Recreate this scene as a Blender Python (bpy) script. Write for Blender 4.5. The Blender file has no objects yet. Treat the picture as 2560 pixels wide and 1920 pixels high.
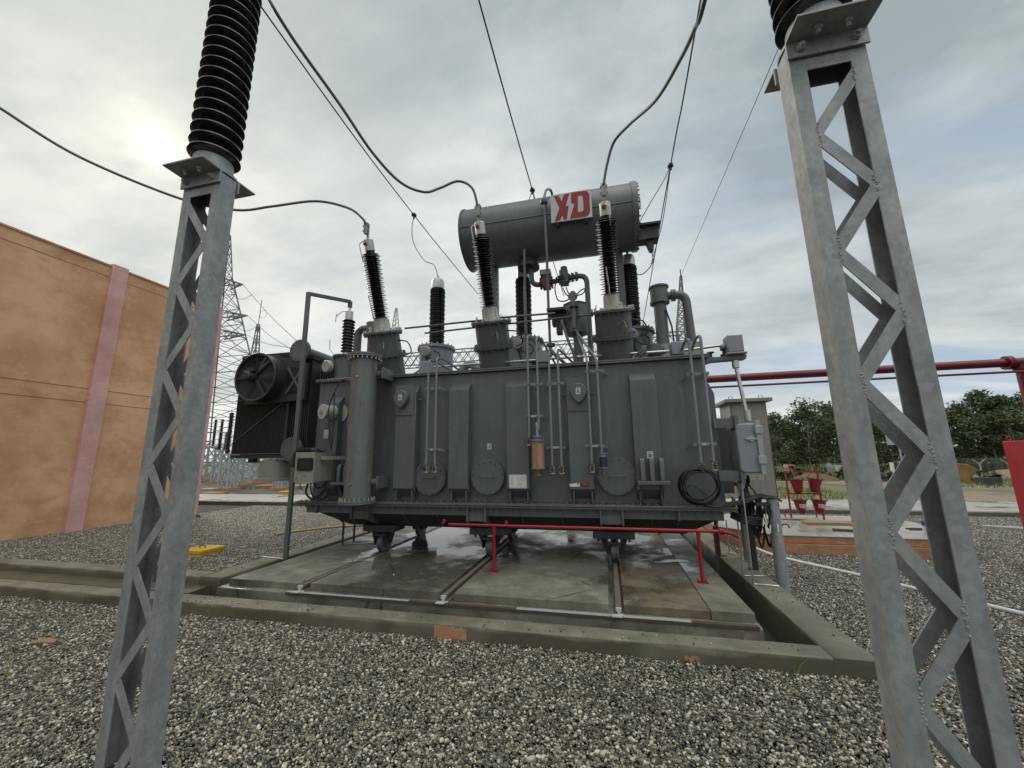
import bpy, math, random
import numpy as np
from mathutils import Vector, Matrix
random.seed(7); RNG = np.random.default_rng(7)
V = Vector
scene = bpy.context.scene
COL = scene.collection
R = math.radians

# ------------------------------------------------------------------ camera
FPX, PITCH, ROLL, YAW = 984.03, 0.185323, -0.014026, -0.231853     # focal length in px of a 2560 px wide frame
EYE = V((0, 0, 1.6))
_F = V((math.sin(YAW)*math.cos(PITCH), math.cos(YAW)*math.cos(PITCH), math.sin(PITCH)))
_R0 = V((math.cos(YAW), -math.sin(YAW), 0)); _U0 = _R0.cross(_F)
_R = math.cos(ROLL)*_R0 + math.sin(ROLL)*_U0
_U = -math.sin(ROLL)*_R0 + math.cos(ROLL)*_U0
cam = bpy.data.cameras.new('camera'); camo = bpy.data.objects.new('camera', cam); COL.objects.link(camo)
M3 = Matrix((_R, _U, -_F)).transposed()
camo.matrix_world = Matrix.Translation(EYE) @ M3.to_4x4()
cam.sensor_width = 36; cam.lens = FPX/2560*36; cam.clip_start = .05; cam.clip_end = 3000
scene.camera = camo

def ray(x, y): return _R*((x-1280)/FPX) + _U*((960-y)/FPX) + _F
def ay(x, y, Y): d = ray(x, y); return EYE + d*(Y/d.y)              # survey helpers: sight line meets a known plane
def az(x, y, z): d = ray(x, y); return EYE + d*((z-1.6)/d.z)
def ax(x, y, X): d = ray(x, y); return EYE + d*(X/d.x)

# ------------------------------------------------------------------ mesh builder
def basis(w):
    w = V(w).normalized()
    a = V((0, 0, 1)) if abs(w.z) < .9 else V((1, 0, 0))
    u = a.cross(w).normalized(); return u, w.cross(u), w

class MB:
    def __init__(s): s.v = []; s.f = []; s.m = []; s.cur = 0
    def mat(s, i): s.cur = i; return s
    def add(s, vs, fs):
        o = len(s.v); s.v += [tuple(p) for p in vs]
        for f in fs: s.f.append([i+o for i in f]); s.m.append(s.cur)
        return s
    def box(s, x0, x1, y0, y1, z0, z1):
        vs = [(x, y, z) for z in (z0, z1) for y in (y0, y1) for x in (x0, x1)]
        return s.add(vs, [(0,2,3,1),(4,5,7,6),(0,1,5,4),(2,6,7,3),(0,4,6,2),(1,3,7,5)])
    def bar(s, p, q, w, h=None, up=None):
        p, q = V(p), V(q); h = w if h is None else h
        d = (q-p).normalized(); up = V(up) if up is not None else (V((0,0,1)) if abs(d.z) < .9 else V((0,1,0)))
        a = d.cross(up).normalized(); b = a.cross(d)
        vs = [e + a*(sx*w/2) + b*(sy*h/2) for e in (p, q) for sx, sy in ((-1,-1),(1,-1),(1,1),(-1,1))]
        return s.add(vs, [(3,2,1,0),(4,5,6,7),(0,1,5,4),(1,2,6,5),(2,3,7,6),(3,0,4,7)])
    def tube(s, pts, r, n=8, cap=True):
        pts = [V(p) for p in pts]; N = len(pts)
        rs = r if isinstance(r, (list, tuple)) else [r]*N
        t = [(pts[min(i+1, N-1)]-pts[max(i-1, 0)]).normalized() for i in range(N)]
        u, v, w = basis(t[0]); vs = []
        for i in range(N):
            u = (u - t[i]*u.dot(t[i])).normalized(); v = t[i].cross(u)
            for k in range(n):
                a = 2*math.pi*k/n; vs.append(pts[i] + (u*math.cos(a)+v*math.sin(a))*rs[i])
        fs = [(i*n+k, i*n+(k+1) % n, (i+1)*n+(k+1) % n, (i+1)*n+k) for i in range(N-1) for k in range(n)]
        if cap: fs += [tuple(range(n-1, -1, -1)), tuple((N-1)*n+k for k in range(n))]
        return s.add(vs, fs)
    def lathe(s, prof, o=(0,0,0), w=(0,0,1), n=24, cap=True):
        o = V(o); u, v, w = basis(w); vs = []
        for r, z in prof:
            for k in range(n):
                a = 2*math.pi*k/n; vs.append(o + w*z + (u*math.cos(a)+v*math.sin(a))*r)
        N = len(prof)
        fs = [(i*n+k, i*n+(k+1) % n, (i+1)*n+(k+1) % n, (i+1)*n+k) for i in range(N-1) for k in range(n)]
        if cap: fs += [tuple(range(n-1, -1, -1)), tuple((N-1)*n+k for k in range(n))]
        return s.add(vs, fs)
    def rough_box(s, x0, x1, y0, y1, z0, z1, seg=.18, jit=.006, seed=1):   # long block with worn, slightly uneven top edges
        r = random.Random(seed); ax_ = 0 if x1-x0 > y1-y0 else 1; L = (x1-x0, y1-y0)[ax_]; n = max(2, int(L/seg)); c = .011; rings = []
        a0, a1 = ((y0, y1), (x0, x1))[ax_]
        for i in range(n+1):
            t = (x0, y0)[ax_] + L*i/n; j = lambda k=1.: (r.random()**3)*jit*k*(2.6 if r.random() < .06 else 1)
            pf = [(a0,z0),(a0+j(),z1-c-j()),(a0+c*.4+j(),z1-c*.3-j()),(a0+c+j(2),z1-j(.5)),(a1-c-j(2),z1-j(.5)),(a1-c*.4-j(),z1-c*.3-j()),(a1-j(),z1-c-j()),(a1,z0)]
            rings.append([(t,p,z) if ax_ == 0 else (p,t,z) for p, z in pf])
        m = 8; vs = [v for rg in rings for v in rg]
        fs = [(i*m+k, i*m+(k+1) % m, (i+1)*m+(k+1) % m, (i+1)*m+k) if ax_ else (i*m+k, (i+1)*m+k, (i+1)*m+(k+1) % m, i*m+(k+1) % m) for i in range(n) for k in range(m)]
        e = tuple(range(m)); f = tuple(n*m+k for k in range(m)); fs += [e, f[::-1]] if ax_ == 0 else [e[::-1], f]
        return s.add(vs, fs)
    def cyl(s, p, q, r, n=16, r2=None):
        p, q = V(p), V(q); return s.lathe([(r, 0), (r if r2 is None else r2, (q-p).length)], p, q-p, n)
    def prism(s, poly, ext):                     # planar polygon (3-D points) extruded along ext
        poly = [V(p) for p in poly]; e = V(ext); n = len(poly)
        nrm = V((0,0,0))
        for i in range(n): nrm += poly[i].cross(poly[(i+1) % n])
        if nrm.dot(e) < 0: poly.reverse()
        vs = poly + [p+e for p in poly]
        return s.add(vs, [tuple(range(n-1,-1,-1)), tuple(range(n, 2*n))] + [(i, (i+1) % n, n+(i+1) % n, n+i) for i in range(n)])
    def hexa(s, a, b):                            # loft between two equal polygons
        n = len(a); vs = [V(p) for p in a] + [V(p) for p in b]
        return s.add(vs, [tuple(range(n-1,-1,-1)), tuple(range(n, 2*n))] + [(i, (i+1) % n, n+(i+1) % n, n+i) for i in range(n)])
    def bolts(s, o, w, rad, n, r=.012, h=.018, off=0.):
        o = V(o); u, v, w = basis(w)
        for k in range(n):
            a = 2*math.pi*(k+.5)/n + off; c = o + (u*math.cos(a)+v*math.sin(a))*rad
            s.lathe([(r, 0), (r, h)], c, w, 6)
        return s
    def ring(s, o, w, rad, r, n=20, m=6, a0=0, a1=2*math.pi):
        u, v, w = basis(w); o = V(o)
        pts = [o + (u*math.cos(a)+v*math.sin(a))*rad for a in np.linspace(a0, a1, n)]
        return s.tube(pts, r, m, cap=False)
    def build(s, name, mats, parent=None, smooth=35, bevel=0, local=False):
        me = bpy.data.meshes.new(name); me.from_pydata(s.v, [], s.f)
        mats = mats if isinstance(mats, (list, tuple)) else [mats]
        for m in mats: me.materials.append(m)
        if len(mats) > 1: me.polygons.foreach_set('material_index', s.m)
        me.update()
        if smooth:
            me.polygons.foreach_set('use_smooth', [True]*len(me.polygons)); me.set_sharp_from_angle(angle=R(smooth))
        o = bpy.data.objects.new(name, me); COL.objects.link(o)
        if parent is not None:
            o.parent = parent
            if not local:
                if parent.type == 'EMPTY': o.matrix_parent_inverse = Matrix.Translation(-parent.location)
        if bevel:
            b = o.modifiers.new('bevel', 'BEVEL'); b.width = bevel; b.segments = 2; b.limit_method = 'ANGLE'; b.angle_limit = R(50)
        return o

def build_each(mb, name, mats, parent=None, **kw):      # one object per group of touching pieces
    n = len(mb.v); par = list(range(n))
    def find(a):
        while par[a] != a: par[a] = par[par[a]]; a = par[a]
        return a
    for f in mb.f:
        for i in f[1:]: par[find(i)] = find(f[0])
    comp = {}
    for i in range(n): comp.setdefault(find(i), []).append(i)
    boxes = []
    for k, ids in comp.items():
        P = np.array([mb.v[i] for i in ids]); boxes.append([k, P.min(0)-.004, P.max(0)+.004])
    gp = {b[0]: b[0] for b in boxes}
    def gf(a):
        while gp[a] != a: a = gp[a]
        return a
    for i, a in enumerate(boxes):
        for b in boxes[i+1:]:
            if (a[1] <= b[2]).all() and (b[1] <= a[2]).all(): gp[gf(a[0])] = gf(b[0])
    out = {}
    for f, m_ in zip(mb.f, mb.m): out.setdefault(gf(find(f[0])), []).append((f, m_))
    res = []
    for fs in out.values():
        q = MB(); idx = {}
        for f, m_ in fs:
            g = []
            for i in f:
                if i not in idx: idx[i] = len(q.v); q.v.append(mb.v[i])
                g.append(idx[i])
            q.f.append(g); q.m.append(m_)
        res.append(q.build(name, mats, parent, **kw))
    return res

def tag(o, label=None, cat=None, group=None, kind=None):
    if label: o['label'] = label
    if cat: o['category'] = cat
    if group: o['group'] = group
    if kind: o['kind'] = kind
    return o
def thing(name, loc, label, cat, group=None, rz=0):
    o = bpy.data.objects.new(name, None); COL.objects.link(o); o.location = loc; o.rotation_euler = (0,0,rz)
    o.empty_display_size = .2
    return tag(o, label, cat, group)
def copy_tree(o, parent=None, loc=None, rz=None):
    c = o.copy(); COL.objects.link(c)
    if parent is not None: c.parent = parent
    if loc is not None: c.location = loc
    if rz is not None: c.rotation_euler = (0, 0, rz)
    for ch in list(o.children): copy_tree(ch, c)
    return c

def spline(pts, n=10):                            # Catmull-Rom through pts
    P = [V(p) for p in pts]; P = [P[0]*2-P[1]] + P + [P[-1]*2-P[-2]]; out = []
    for i in range(1, len(P)-2):
        for k in range(n):
            t = k/n; a, b, c, d = P[i-1], P[i], P[i+1], P[i+2]
            out.append(.5*((2*b)+(c-a)*t+(2*a-5*b+4*c-d)*t*t+(3*b-a-3*c+d)*t**3))
    return out + [P[-2]]
def fillet(pts, r, n=5):                          # polyline with rounded corners
    P = [V(p) for p in pts]; out = [P[0]]
    for i in range(1, len(P)-1):
        a, b, c = P[i-1], P[i], P[i+1]; d1 = (a-b); d2 = (c-b)
        k = min(r, d1.length*.48, d2.length*.48); s = b + d1.normalized()*k; e = b + d2.normalized()*k
        for j in range(n+1):
            t = j/n; out.append(s*(1-t)**2 + b*2*t*(1-t) + e*t*t)
    return out + [P[-1]]
def text_mesh(txt, size):                         # flat glyph outlines as polygons in the XY plane
    cu = bpy.data.curves.new('txt', 'FONT'); cu.body = txt; cu.size = size; cu.align_x = 'CENTER'; cu.resolution_u = 3; cu.offset = size*.025
    o = bpy.data.objects.new('txt', cu); COL.objects.link(o)
    bpy.context.view_layer.update()
    me = o.to_mesh(); vs = [v.co.copy() for v in me.vertices]; fs = [tuple(p.vertices) for p in me.polygons]
    o.to_mesh_clear(); bpy.data.objects.remove(o); bpy.data.curves.remove(cu)
    return vs, fs

# ------------------------------------------------------------------ materials
def new_mat(name):
    m = bpy.data.materials.new(name); m.use_nodes = True; nt = m.node_tree
    return m, nt, nt.nodes['Principled BSDF']
def N(nt, typ, **kw):
    n = nt.nodes.new(typ)
    for k, v in kw.items():
        if k in n.inputs: n.inputs[k].default_value = v
        else: setattr(n, k, v)
    return n
def ramp(nt, fac, stops, interp='LINEAR'):
    r = nt.nodes.new('ShaderNodeValToRGB'); cr = r.color_ramp; cr.interpolation = interp
    while len(cr.elements) < len(stops): cr.elements.new(.5)
    for e, (p, c) in zip(cr.elements, stops):
        e.position = p; e.color = (c, c, c, 1) if isinstance(c, (int, float)) else (*c, 1)
    nt.links.new(fac, r.inputs[0]); return r.outputs[0]
def mixc(nt, fac, a, b, mode='MIX'):
    m = nt.nodes.new('ShaderNodeMix'); m.data_type = 'RGBA'; m.blend_type = mode
    for s, x in ((0, fac), (6, a), (7, b)):
        if hasattr(x, 'is_linked'): nt.links.new(x, m.inputs[s])
        elif isinstance(x, (int, float)): m.inputs[s].default_value = x if s == 0 else (x, x, x, 1)
        else: m.inputs[s].default_value = (*x, 1)
    return m.outputs[2]
def coords(nt, scale=(1,1,1), kind='Object'):
    tc = nt.nodes.new('ShaderNodeTexCoord'); mp = nt.nodes.new('ShaderNodeMapping'); mp.inputs['Scale'].default_value = scale
    nt.links.new(tc.outputs[kind], mp.inputs[0]); return mp.outputs[0]
def noise(nt, vec, scale, detail=4, rough=.55, out='Fac'):
    n = N(nt, 'ShaderNodeTexNoise', Scale=scale, Detail=detail, Roughness=rough); nt.links.new(vec, n.inputs['Vector']); return n.outputs[out]
def bump(nt, b, h, strength=.3, dist=.01):
    n = N(nt, 'ShaderNodeBump', Strength=strength, Distance=dist); nt.links.new(h, n.inputs['Height']); nt.links.new(n.outputs[0], b.inputs['Normal'])

def paint(name, col, rough=.45, var=.12, metal=0., streak=True, dust=None, bmp=.02, runs=False):
    m, nt, b = new_mat(name); c = coords(nt)
    n1 = noise(nt, c, 1.7, 6); n2 = noise(nt, coords(nt, (9, 9, 1.1)), 1.6, 5)
    lo = tuple(x*(1-var) for x in col); hi = tuple(min(1, x*(1+var)) for x in col)
    base = mixc(nt, ramp(nt, n1, [(.3, 0.), (.7, 1.)]), lo, hi)
    if streak: base = mixc(nt, ramp(nt, n2, [(.5, 0.), (.75, .5)]), base, dust or tuple(x*1.35+.01 for x in col))
    if runs:                                          # rain runs, dried dust and small chips
        rn = mixc(nt, 1., ramp(nt, noise(nt, coords(nt, (16, 16, .55)), 1.7, 5, .6), [(.55, 0.), (.7, .6)]), ramp(nt, n1, [(.35, .25), (.6, 1.)]), 'MULTIPLY')
        base = mixc(nt, rn, base, tuple(x*.62 for x in col))
        base = mixc(nt, ramp(nt, noise(nt, coords(nt, (7, 7, .4)), 3.1, 5, .65), [(.6, 0.), (.78, .4)]), base, (.2, .19, .165))
        base = mixc(nt, ramp(nt, noise(nt, c, 34, 3), [(.755, 0.), (.78, .55)]), base, (.22, .2, .17))
    nt.links.new(base, b.inputs['Base Color']); b.inputs['Metallic'].default_value = metal
    nt.links.new(ramp(nt, noise(nt, c, 6, 5), [(.3, max(.05, rough-.1)), (.7, min(1, rough+.12))]), b.inputs['Roughness'])
    if bmp: bump(nt, b, noise(nt, c, 60, 3), bmp*3, .004)
    return m
def plain(name, col, rough=.5, metal=0.):
    m, nt, b = new_mat(name)
    n = noise(nt, coords(nt), 14, 4)
    nt.links.new(mixc(nt, n, tuple(x*.85 for x in col), tuple(min(1, x*1.15) for x in col)), b.inputs['Base Color'])
    b.inputs['Roughness'].default_value = rough; b.inputs['Metallic'].default_value = metal
    return m

TANK = paint('grey_tank_paint', (.108, .116, .121), .36, .13, runs=True)
RADP = paint('dark_radiator_paint', (.036, .039, .036), .42, .12)
CYLP = paint('greenish_pipe_paint', (.14, .15, .135), .3, .1, runs=True)
DARK = paint('dark_paint_belly_shade', (.035, .038, .04), .5, .12)  # dark fittings; on the tank belly this paints in the underside shade
BOXP = paint('light_grey_box_paint', (.24, .26, .285), .4, .06)
BEIGE = paint('beige_box_paint', (.27, .265, .22), .4, .06)
CABP = paint('stone_grey_cabinet_paint', (.27, .245, .205), .4, .06)
REDP = paint('dark_red_pipe_paint', (.13, .007, .014), .34, .12, dust=(.12, .02, .022))
REDL = paint('red_low_pipe_paint', (.3, .012, .024), .38, .12, dust=(.22, .03, .03))
REDB = paint('bright_red_paint', (.36, .01, .018), .4, .12, dust=(.3, .04, .04))
REDK = paint('bucket_red_paint', (.2, .007, .013), .34, .15, dust=(.16, .02, .02))
YEL = paint('yellow_paint', (.62, .37, .02), .5, .12, dust=(.4, .26, .06))
PORC = plain('black_insulator_glaze', (.008, .007, .007), .16)
PORR = plain('brown_insulator_glaze', (.04, .012, .008), .2)
ALU = plain('cast_aluminium', (.62, .62, .58), .42, .6)
STEEL = plain('bright_steel', (.5, .5, .47), .32, .85)
WIRE = plain('aluminium_conductor', (.15, .15, .15), .5, .4)
THINW = plain('weathered_wire', (.06, .065, .065), .6)
BLACK = plain('black_rubber', (.012, .012, .013), .45)
BRASS = plain('brass_fitting', (.2, .155, .065), .4, .6)
PALEB = plain('pale_box_casting', (.42, .42, .39), .4)
WHITE = plain('white_plastic', (.75, .75, .72), .4)
REDST = plain('red_marking', (.27, .006, .014), .45)
SIGNW = plain('sign_board_white', (.5, .51, .49), .5)
ORANGEGEL = plain('orange_silica_gel', (.5, .16, .03), .7)
BLUEGEL = plain('dark_blue_gel', (.02, .03, .05), .3)
INK = plain('black_ink', (.03, .03, .03), .6)
WOOD = plain('weathered_wood', (.3, .2, .11), .8)
RUST = plain('rusty_steel', (.1, .072, .055), .75, .2)
FARM = plain('galvanised_lattice', (.16, .18, .18), .55, .2)
FARL = plain('light_galvanised_lattice', (.4, .43, .43), .5, .2)

def galv():
    m, nt, b = new_mat('galvanised_steel'); c = coords(nt)
    vo = N(nt, 'ShaderNodeTexVoronoi', Scale=42.); nt.links.new(noise(nt, c, 1, 2, out='Color'), vo.inputs['Vector']) if False else nt.links.new(c, vo.inputs['Vector'])
    sp = ramp(nt, vo.outputs['Color'], [(.1, .88), (.9, 1.1)])
    pat = ramp(nt, noise(nt, coords(nt, (5, 5, 2.2)), 2.2, 8, .68), [(.33, (.235, .25, .253)), (.5, (.3, .316, .312)), (.68, (.375, .388, .368))])
    col = mixc(nt, 1., pat, sp, 'MULTIPLY')
    spot = ramp(nt, noise(nt, coords(nt, (26, 26, 7)), 2.6, 3), [(.7, 0.), (.78, .55)])
    col = mixc(nt, spot, col, (.09, .1, .1))
    nt.links.new(col, b.inputs['Base Color']); b.inputs['Metallic'].default_value = .25
    nt.links.new(ramp(nt, noise(nt, c, 9, 5), [(.3, .42), (.7, .66)]), b.inputs['Roughness'])
    bump(nt, b, noise(nt, c, 38, 4), .12, .004)
    return m
GALV = galv()

def concrete(name, dry, wet, wetlo=.45, wethi=.6, scale=.55, rough_wet=.12, damp_shade=0., cracks=False):
    m, nt, b = new_mat(name); c = coords(nt)
    big = noise(nt, c, scale, 7, .6); mid = noise(nt, c, 4.3, 8, .65); fine = noise(nt, c, 90, 3)
    w = ramp(nt, big, [(wetlo, 0.), (wethi, 1.)])
    if damp_shade:                                          # wet band from the ground; also paints shade into the low front faces
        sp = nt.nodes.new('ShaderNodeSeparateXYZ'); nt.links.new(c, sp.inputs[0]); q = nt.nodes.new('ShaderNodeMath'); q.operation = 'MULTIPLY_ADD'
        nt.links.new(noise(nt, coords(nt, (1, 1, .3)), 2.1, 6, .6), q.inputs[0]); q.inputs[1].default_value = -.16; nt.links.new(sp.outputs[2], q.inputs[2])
        w = mixc(nt, 1., w, ramp(nt, q.outputs[0], [(0., 1.), (max(.001, damp_shade-.08+.02), 0.)]), 'LIGHTEN') if False else mixc(nt, ramp(nt, q.outputs[0], [(.012, 1.), (.04, 0.)]), w, 1.)
    dv = mixc(nt, ramp(nt, mid, [(.3, 0.), (.7, 1.)]), tuple(x*.6 for x in dry), tuple(x*1.25 for x in dry))
    dv = mixc(nt, ramp(nt, fine, [(.35, .82), (.65, 1.)]), tuple(x*.6 for x in dry), dv)
    col = mixc(nt, w, dv, mixc(nt, mid, tuple(x*.75 for x in wet), tuple(x*1.25 for x in wet)))
    st = ramp(nt, noise(nt, coords(nt, (2.5, .7, 3)), 1.3, 6, .7), [(.52, 0.), (.66, .5)])
    col = mixc(nt, st, col, (dry[0]*.62, dry[1]*.55, dry[2]*.42))
    if cracks:
        vo = N(nt, 'ShaderNodeTexVoronoi', Scale=.75, feature='DISTANCE_TO_EDGE'); nt.links.new(mixc(nt, .12, c, noise(nt, c, 2.5, 6, .6, out='Color')), vo.inputs['Vector'])
        ck = mixc(nt, 1., ramp(nt, vo.outputs['Distance'], [(.004, 1.), (.011, 0.)]), ramp(nt, noise(nt, c, .8, 3), [(.48, 0.), (.56, .85)]), 'MULTIPLY')
        col = mixc(nt, ck, col, (.03, .028, .022))
        sc = ramp(nt, noise(nt, coords(nt, (1, 1, 1)), 1.4, 9, .72), [(.56, 0.), (.66, .5)]); col = mixc(nt, sc, col, (.38, .36, .29))
    nt.links.new(col, b.inputs['Base Color'])
    nt.links.new(ramp(nt, w, [(0., .85), (1., rough_wet)]), b.inputs['Roughness'])
    h = mixc(nt, w, mixc(nt, .4, mid, fine), .5)
    bump(nt, b, h, .45, .012)
    return m
CONC = concrete('kerb_concrete', (.235, .215, .16), (.105, .095, .068), .5, .66, .9, .35, damp_shade=.1)
PADC = concrete('wet_pad_concrete', (.2, .188, .145), (.085, .08, .065), .45, .58, .5, .08, cracks=True)
PALEC = concrete('pale_wet_concrete', (.42, .4, .36), (.3, .29, .27), .4, .6, .6, .14)
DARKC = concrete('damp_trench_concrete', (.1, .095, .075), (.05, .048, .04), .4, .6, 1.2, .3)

def wallmat(name, c0, c1, c2):
    m, nt, b = new_mat(name); c = coords(nt)
    n1 = noise(nt, c, .8, 9, .62); n2 = noise(nt, coords(nt, (1, .8, 1.3)), 1.7, 9, .7)
    col = mixc(nt, ramp(nt, n1, [(.38, 0.), (.62, 1.)]), c0, c1)
    col = mixc(nt, ramp(nt, n2, [(.5, 0.), (.72, .75)]), col, c2)
    col = mixc(nt, ramp(nt, noise(nt, coords(nt, (1, .7, 1.4)), 5, 8, .7), [(.56, 0.), (.68, .4)]), col, (.75, .55, .36))
    nt.links.new(col, b.inputs['Base Color']); b.inputs['Roughness'].default_value = .8
    bump(nt, b, noise(nt, c, 30, 5), .25, .02)
    return m
ORANGE = wallmat('orange_render', (.54, .28, .15), (.72, .42, .25), (.43, .2, .1))
PINK = wallmat('pink_render', (.55, .28, .25), (.68, .4, .37), (.48, .22, .19))
BRICK = wallmat('orange_washed_concrete', (.38, .175, .095), (.46, .24, .14), (.2, .09, .05))

def leafmat(name, lo, hi):
    m, nt, b = new_mat(name)
    g = N(nt, 'ShaderNodeNewGeometry')
    col = mixc(nt, g.outputs['Random Per Island'], lo, hi)
    col = mixc(nt, ramp(nt, noise(nt, coords(nt), .6, 3), [(.35, 0.), (.65, .6)]), col, tuple(x*1.5 for x in hi))
    nt.links.new(col, b.inputs['Base Color']); b.inputs['Roughness'].default_value = .6
    return m
LEAF = leafmat('foliage', (.032, .05, .022), (.095, .125, .052))
GRASSM = leafmat('grass_blades', (.08, .105, .03), (.2, .21, .075))
BARK = plain('pale_bark', (.2, .18, .15), .85)

def gravelmat():
    m, nt, b = new_mat('river_pebbles')
    g = N(nt, 'ShaderNodeNewGeometry')
    col = ramp(nt, g.outputs['Random Per Island'], [(0., (.028, .026, .021)), (.28, (.08, .073, .058)), (.52, (.16, .143, .108)), (.7, (.27, .235, .17)), (.82, (.4, .325, .22)), (.9, (.58, .53, .42)), (1., (.85, .8, .68))])
    col = mixc(nt, ramp(nt, noise(nt, coords(nt), 130, 4), [(.3, .55), (.7, 1.)]), (.06, .058, .052), col)
    nt.links.new(col, b.inputs['Base Color']); b.inputs['Roughness'].default_value = .28
    return m
PEB = gravelmat()
def groundmat(name, a, b_, c_, scale, cell):
    m, nt, b = new_mat(name); c = coords(nt)
    vo = N(nt, 'ShaderNodeTexVoronoi', Scale=cell); nt.links.new(c, vo.inputs['Vector'])
    col = ramp(nt, vo.outputs['Color'], [(.1, a), (.55, b_), (.95, c_)])
    col = mixc(nt, ramp(nt, noise(nt, c, scale, 6), [(.3, .35), (.7, 0.)]), col, a)
    nt.links.new(col, b.inputs['Base Color']); b.inputs['Roughness'].default_value = .8
    bump(nt, b, vo.outputs['Distance'], .8, .02)
    return m
GROUND = groundmat('gravel_bed', (.05, .047, .04), (.11, .103, .085), (.24, .22, .175), .7, 38)
BED = groundmat('dark_gravel_bed', (.02, .019, .016), (.04, .037, .03), (.08, .073, .06), .7, 38)
BROWNC = concrete('brown_stained_concrete', (.2, .16, .1), (.085, .07, .045), .46, .58, 1.1, .2, cracks=True)
def watermat():
    m, nt, b = new_mat('rain_water'); b.inputs['Base Color'].default_value = (.035, .034, .03, 1); b.inputs['Roughness'].default_value = .03
    c = coords(nt); bump(nt, b, noise(nt, c, 7, 3), .04, .01)
    tc_ = nt.nodes.new('ShaderNodeTexCoord'); vm = nt.nodes.new('ShaderNodeVectorMath'); vm.operation = 'DISTANCE'; vm.inputs[1].default_value = (.5, .5, 0)
    sp = nt.nodes.new('ShaderNodeVectorMath'); sp.operation = 'MULTIPLY'; sp.inputs[1].default_value = (1, 1, 0); nt.links.new(tc_.outputs['Generated'], sp.inputs[0]); nt.links.new(sp.outputs[0], vm.inputs[0])
    mx = nt.nodes.new('ShaderNodeMath'); mx.operation = 'MULTIPLY_ADD'; nt.links.new(noise(nt, c, 3.2, 8, .65), mx.inputs[0]); mx.inputs[1].default_value = 1.15; nt.links.new(vm.outputs['Value'], mx.inputs[2])
    fac = ramp(nt, mx.outputs[0], [(.7, 1.), (.85, 0.)])
    tr = nt.nodes.new('ShaderNodeBsdfTransparent'); ms = nt.nodes.new('ShaderNodeMixShader'); out = nt.nodes['Material Output']
    nt.links.new(fac, ms.inputs[0]); nt.links.new(tr.outputs[0], ms.inputs[1]); nt.links.new(b.outputs[0], ms.inputs[2]); nt.links.new(ms.outputs[0], out.inputs[0])
    return m
WATER = watermat()
DIRT = concrete('muddy_track', (.27, .215, .14), (.2, .17, .125), .5, .62, .22, .3)
FIELD = concrete('grassy_field', (.14, .15, .06), (.19, .165, .095), .45, .6, .18, .9)

def glassmat(name, col, rough=.05, trans=.9):
    m, nt, b = new_mat(name); b.inputs['Base Color'].default_value = (*col, 1); b.inputs['Roughness'].default_value = rough
    b.inputs['Transmission Weight'].default_value = trans; b.inputs['IOR'].default_value = 1.08
    return m
GLASS = glassmat('clear_glass', (.95, .95, .93))
WINDOW = plain('dark_window', (.02, .022, .024), .08)

# ------------------------------------------------------------------ sky and sun
SUN = V((-.726, .432, .535)).normalized()
el = math.asin(SUN.z); rot = math.atan2(SUN.x, SUN.y)
w = bpy.data.worlds.new('World'); scene.world = w; w.use_nodes = True; nt = w.node_tree; nt.nodes.clear()
tc = nt.nodes.new('ShaderNodeTexCoord')
sky = nt.nodes.new('ShaderNodeTexSky'); sky.sky_type = 'NISHITA'; sky.sun_disc = False; sky.sun_elevation = el; sky.sun_rotation = rot
sky.air_density = 1.; sky.dust_density = 2.
def math_(op, a, b=None, c=None):
    n = nt.nodes.new('ShaderNodeMath'); n.operation = op
    for i, x in enumerate((a, b, c)):
        if x is None: continue
        if isinstance(x, (int, float)): n.inputs[i].default_value = x
        else: nt.links.new(x, n.inputs[i])
    return n.outputs[0]
sx = nt.nodes.new('ShaderNodeSeparateXYZ'); nt.links.new(tc.outputs['Generated'], sx.inputs[0])
den = math_('ADD', math_('MAXIMUM', sx.outputs[2], 0.), .16)
cx = nt.nodes.new('ShaderNodeCombineXYZ')
nt.links.new(math_('DIVIDE', sx.outputs[0], den), cx.inputs[0]); nt.links.new(math_('DIVIDE', sx.outputs[1], den), cx.inputs[1])
cx.inputs[2].default_value = 3.7
def rotmap(scale, rz):
    mp = nt.nodes.new('ShaderNodeMapping'); mp.inputs['Scale'].default_value = scale; mp.inputs['Rotation'].default_value = (0, 0, R(rz))
    nt.links.new(cx.outputs[0], mp.inputs[0]); return mp.outputs[0]
def dotn(d):
    n = nt.nodes.new('ShaderNodeVectorMath'); n.operation = 'DOT_PRODUCT'; n.inputs[1].default_value = d
    nt.links.new(tc.outputs['Generated'], n.inputs[0]); return n.outputs['Value']
n_big = noise(nt, rotmap((.55, .55, .55), 20), 1.0, 9, .56)
n_str = noise(nt, rotmap((.3, .95, 1), -38), 1.15, 9, .57)
n_fine = noise(nt, rotmap((1.1, 1.8, 1), 25), 1.9, 9, .6)
mixn = math_('ADD', math_('MULTIPLY', n_big, .5), math_('ADD', math_('MULTIPLY', n_str, .32), math_('MULTIPLY', n_fine, .18)))
cloud = ramp(nt, mixn, [(.42, (2.75, 3.2, 3.4)), (.47, (3.9, 4.35, 4.5)), (.52, (5.2, 5.55, 5.5)), (.57, (7.1, 7.3, 7.0))])
cloud = mixc(nt, ramp(nt, dotn(tuple(ray(60, -60).normalized())), [(.76, 0.), (.97, .75)]), cloud, (3.1, 3.55, 3.65))
hz = math_('POWER', math_('SUBTRACT', 1., math_('MAXIMUM', sx.outputs[2], 0.)), 3.6)
cloud = mixc(nt, math_('MULTIPLY', hz, .42), cloud, (7.2, 7.4, 7.2))
warm = ramp(nt, dotn(tuple(ray(250, 760).normalized())), [(.7, 0.), (1., .5)])
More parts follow.
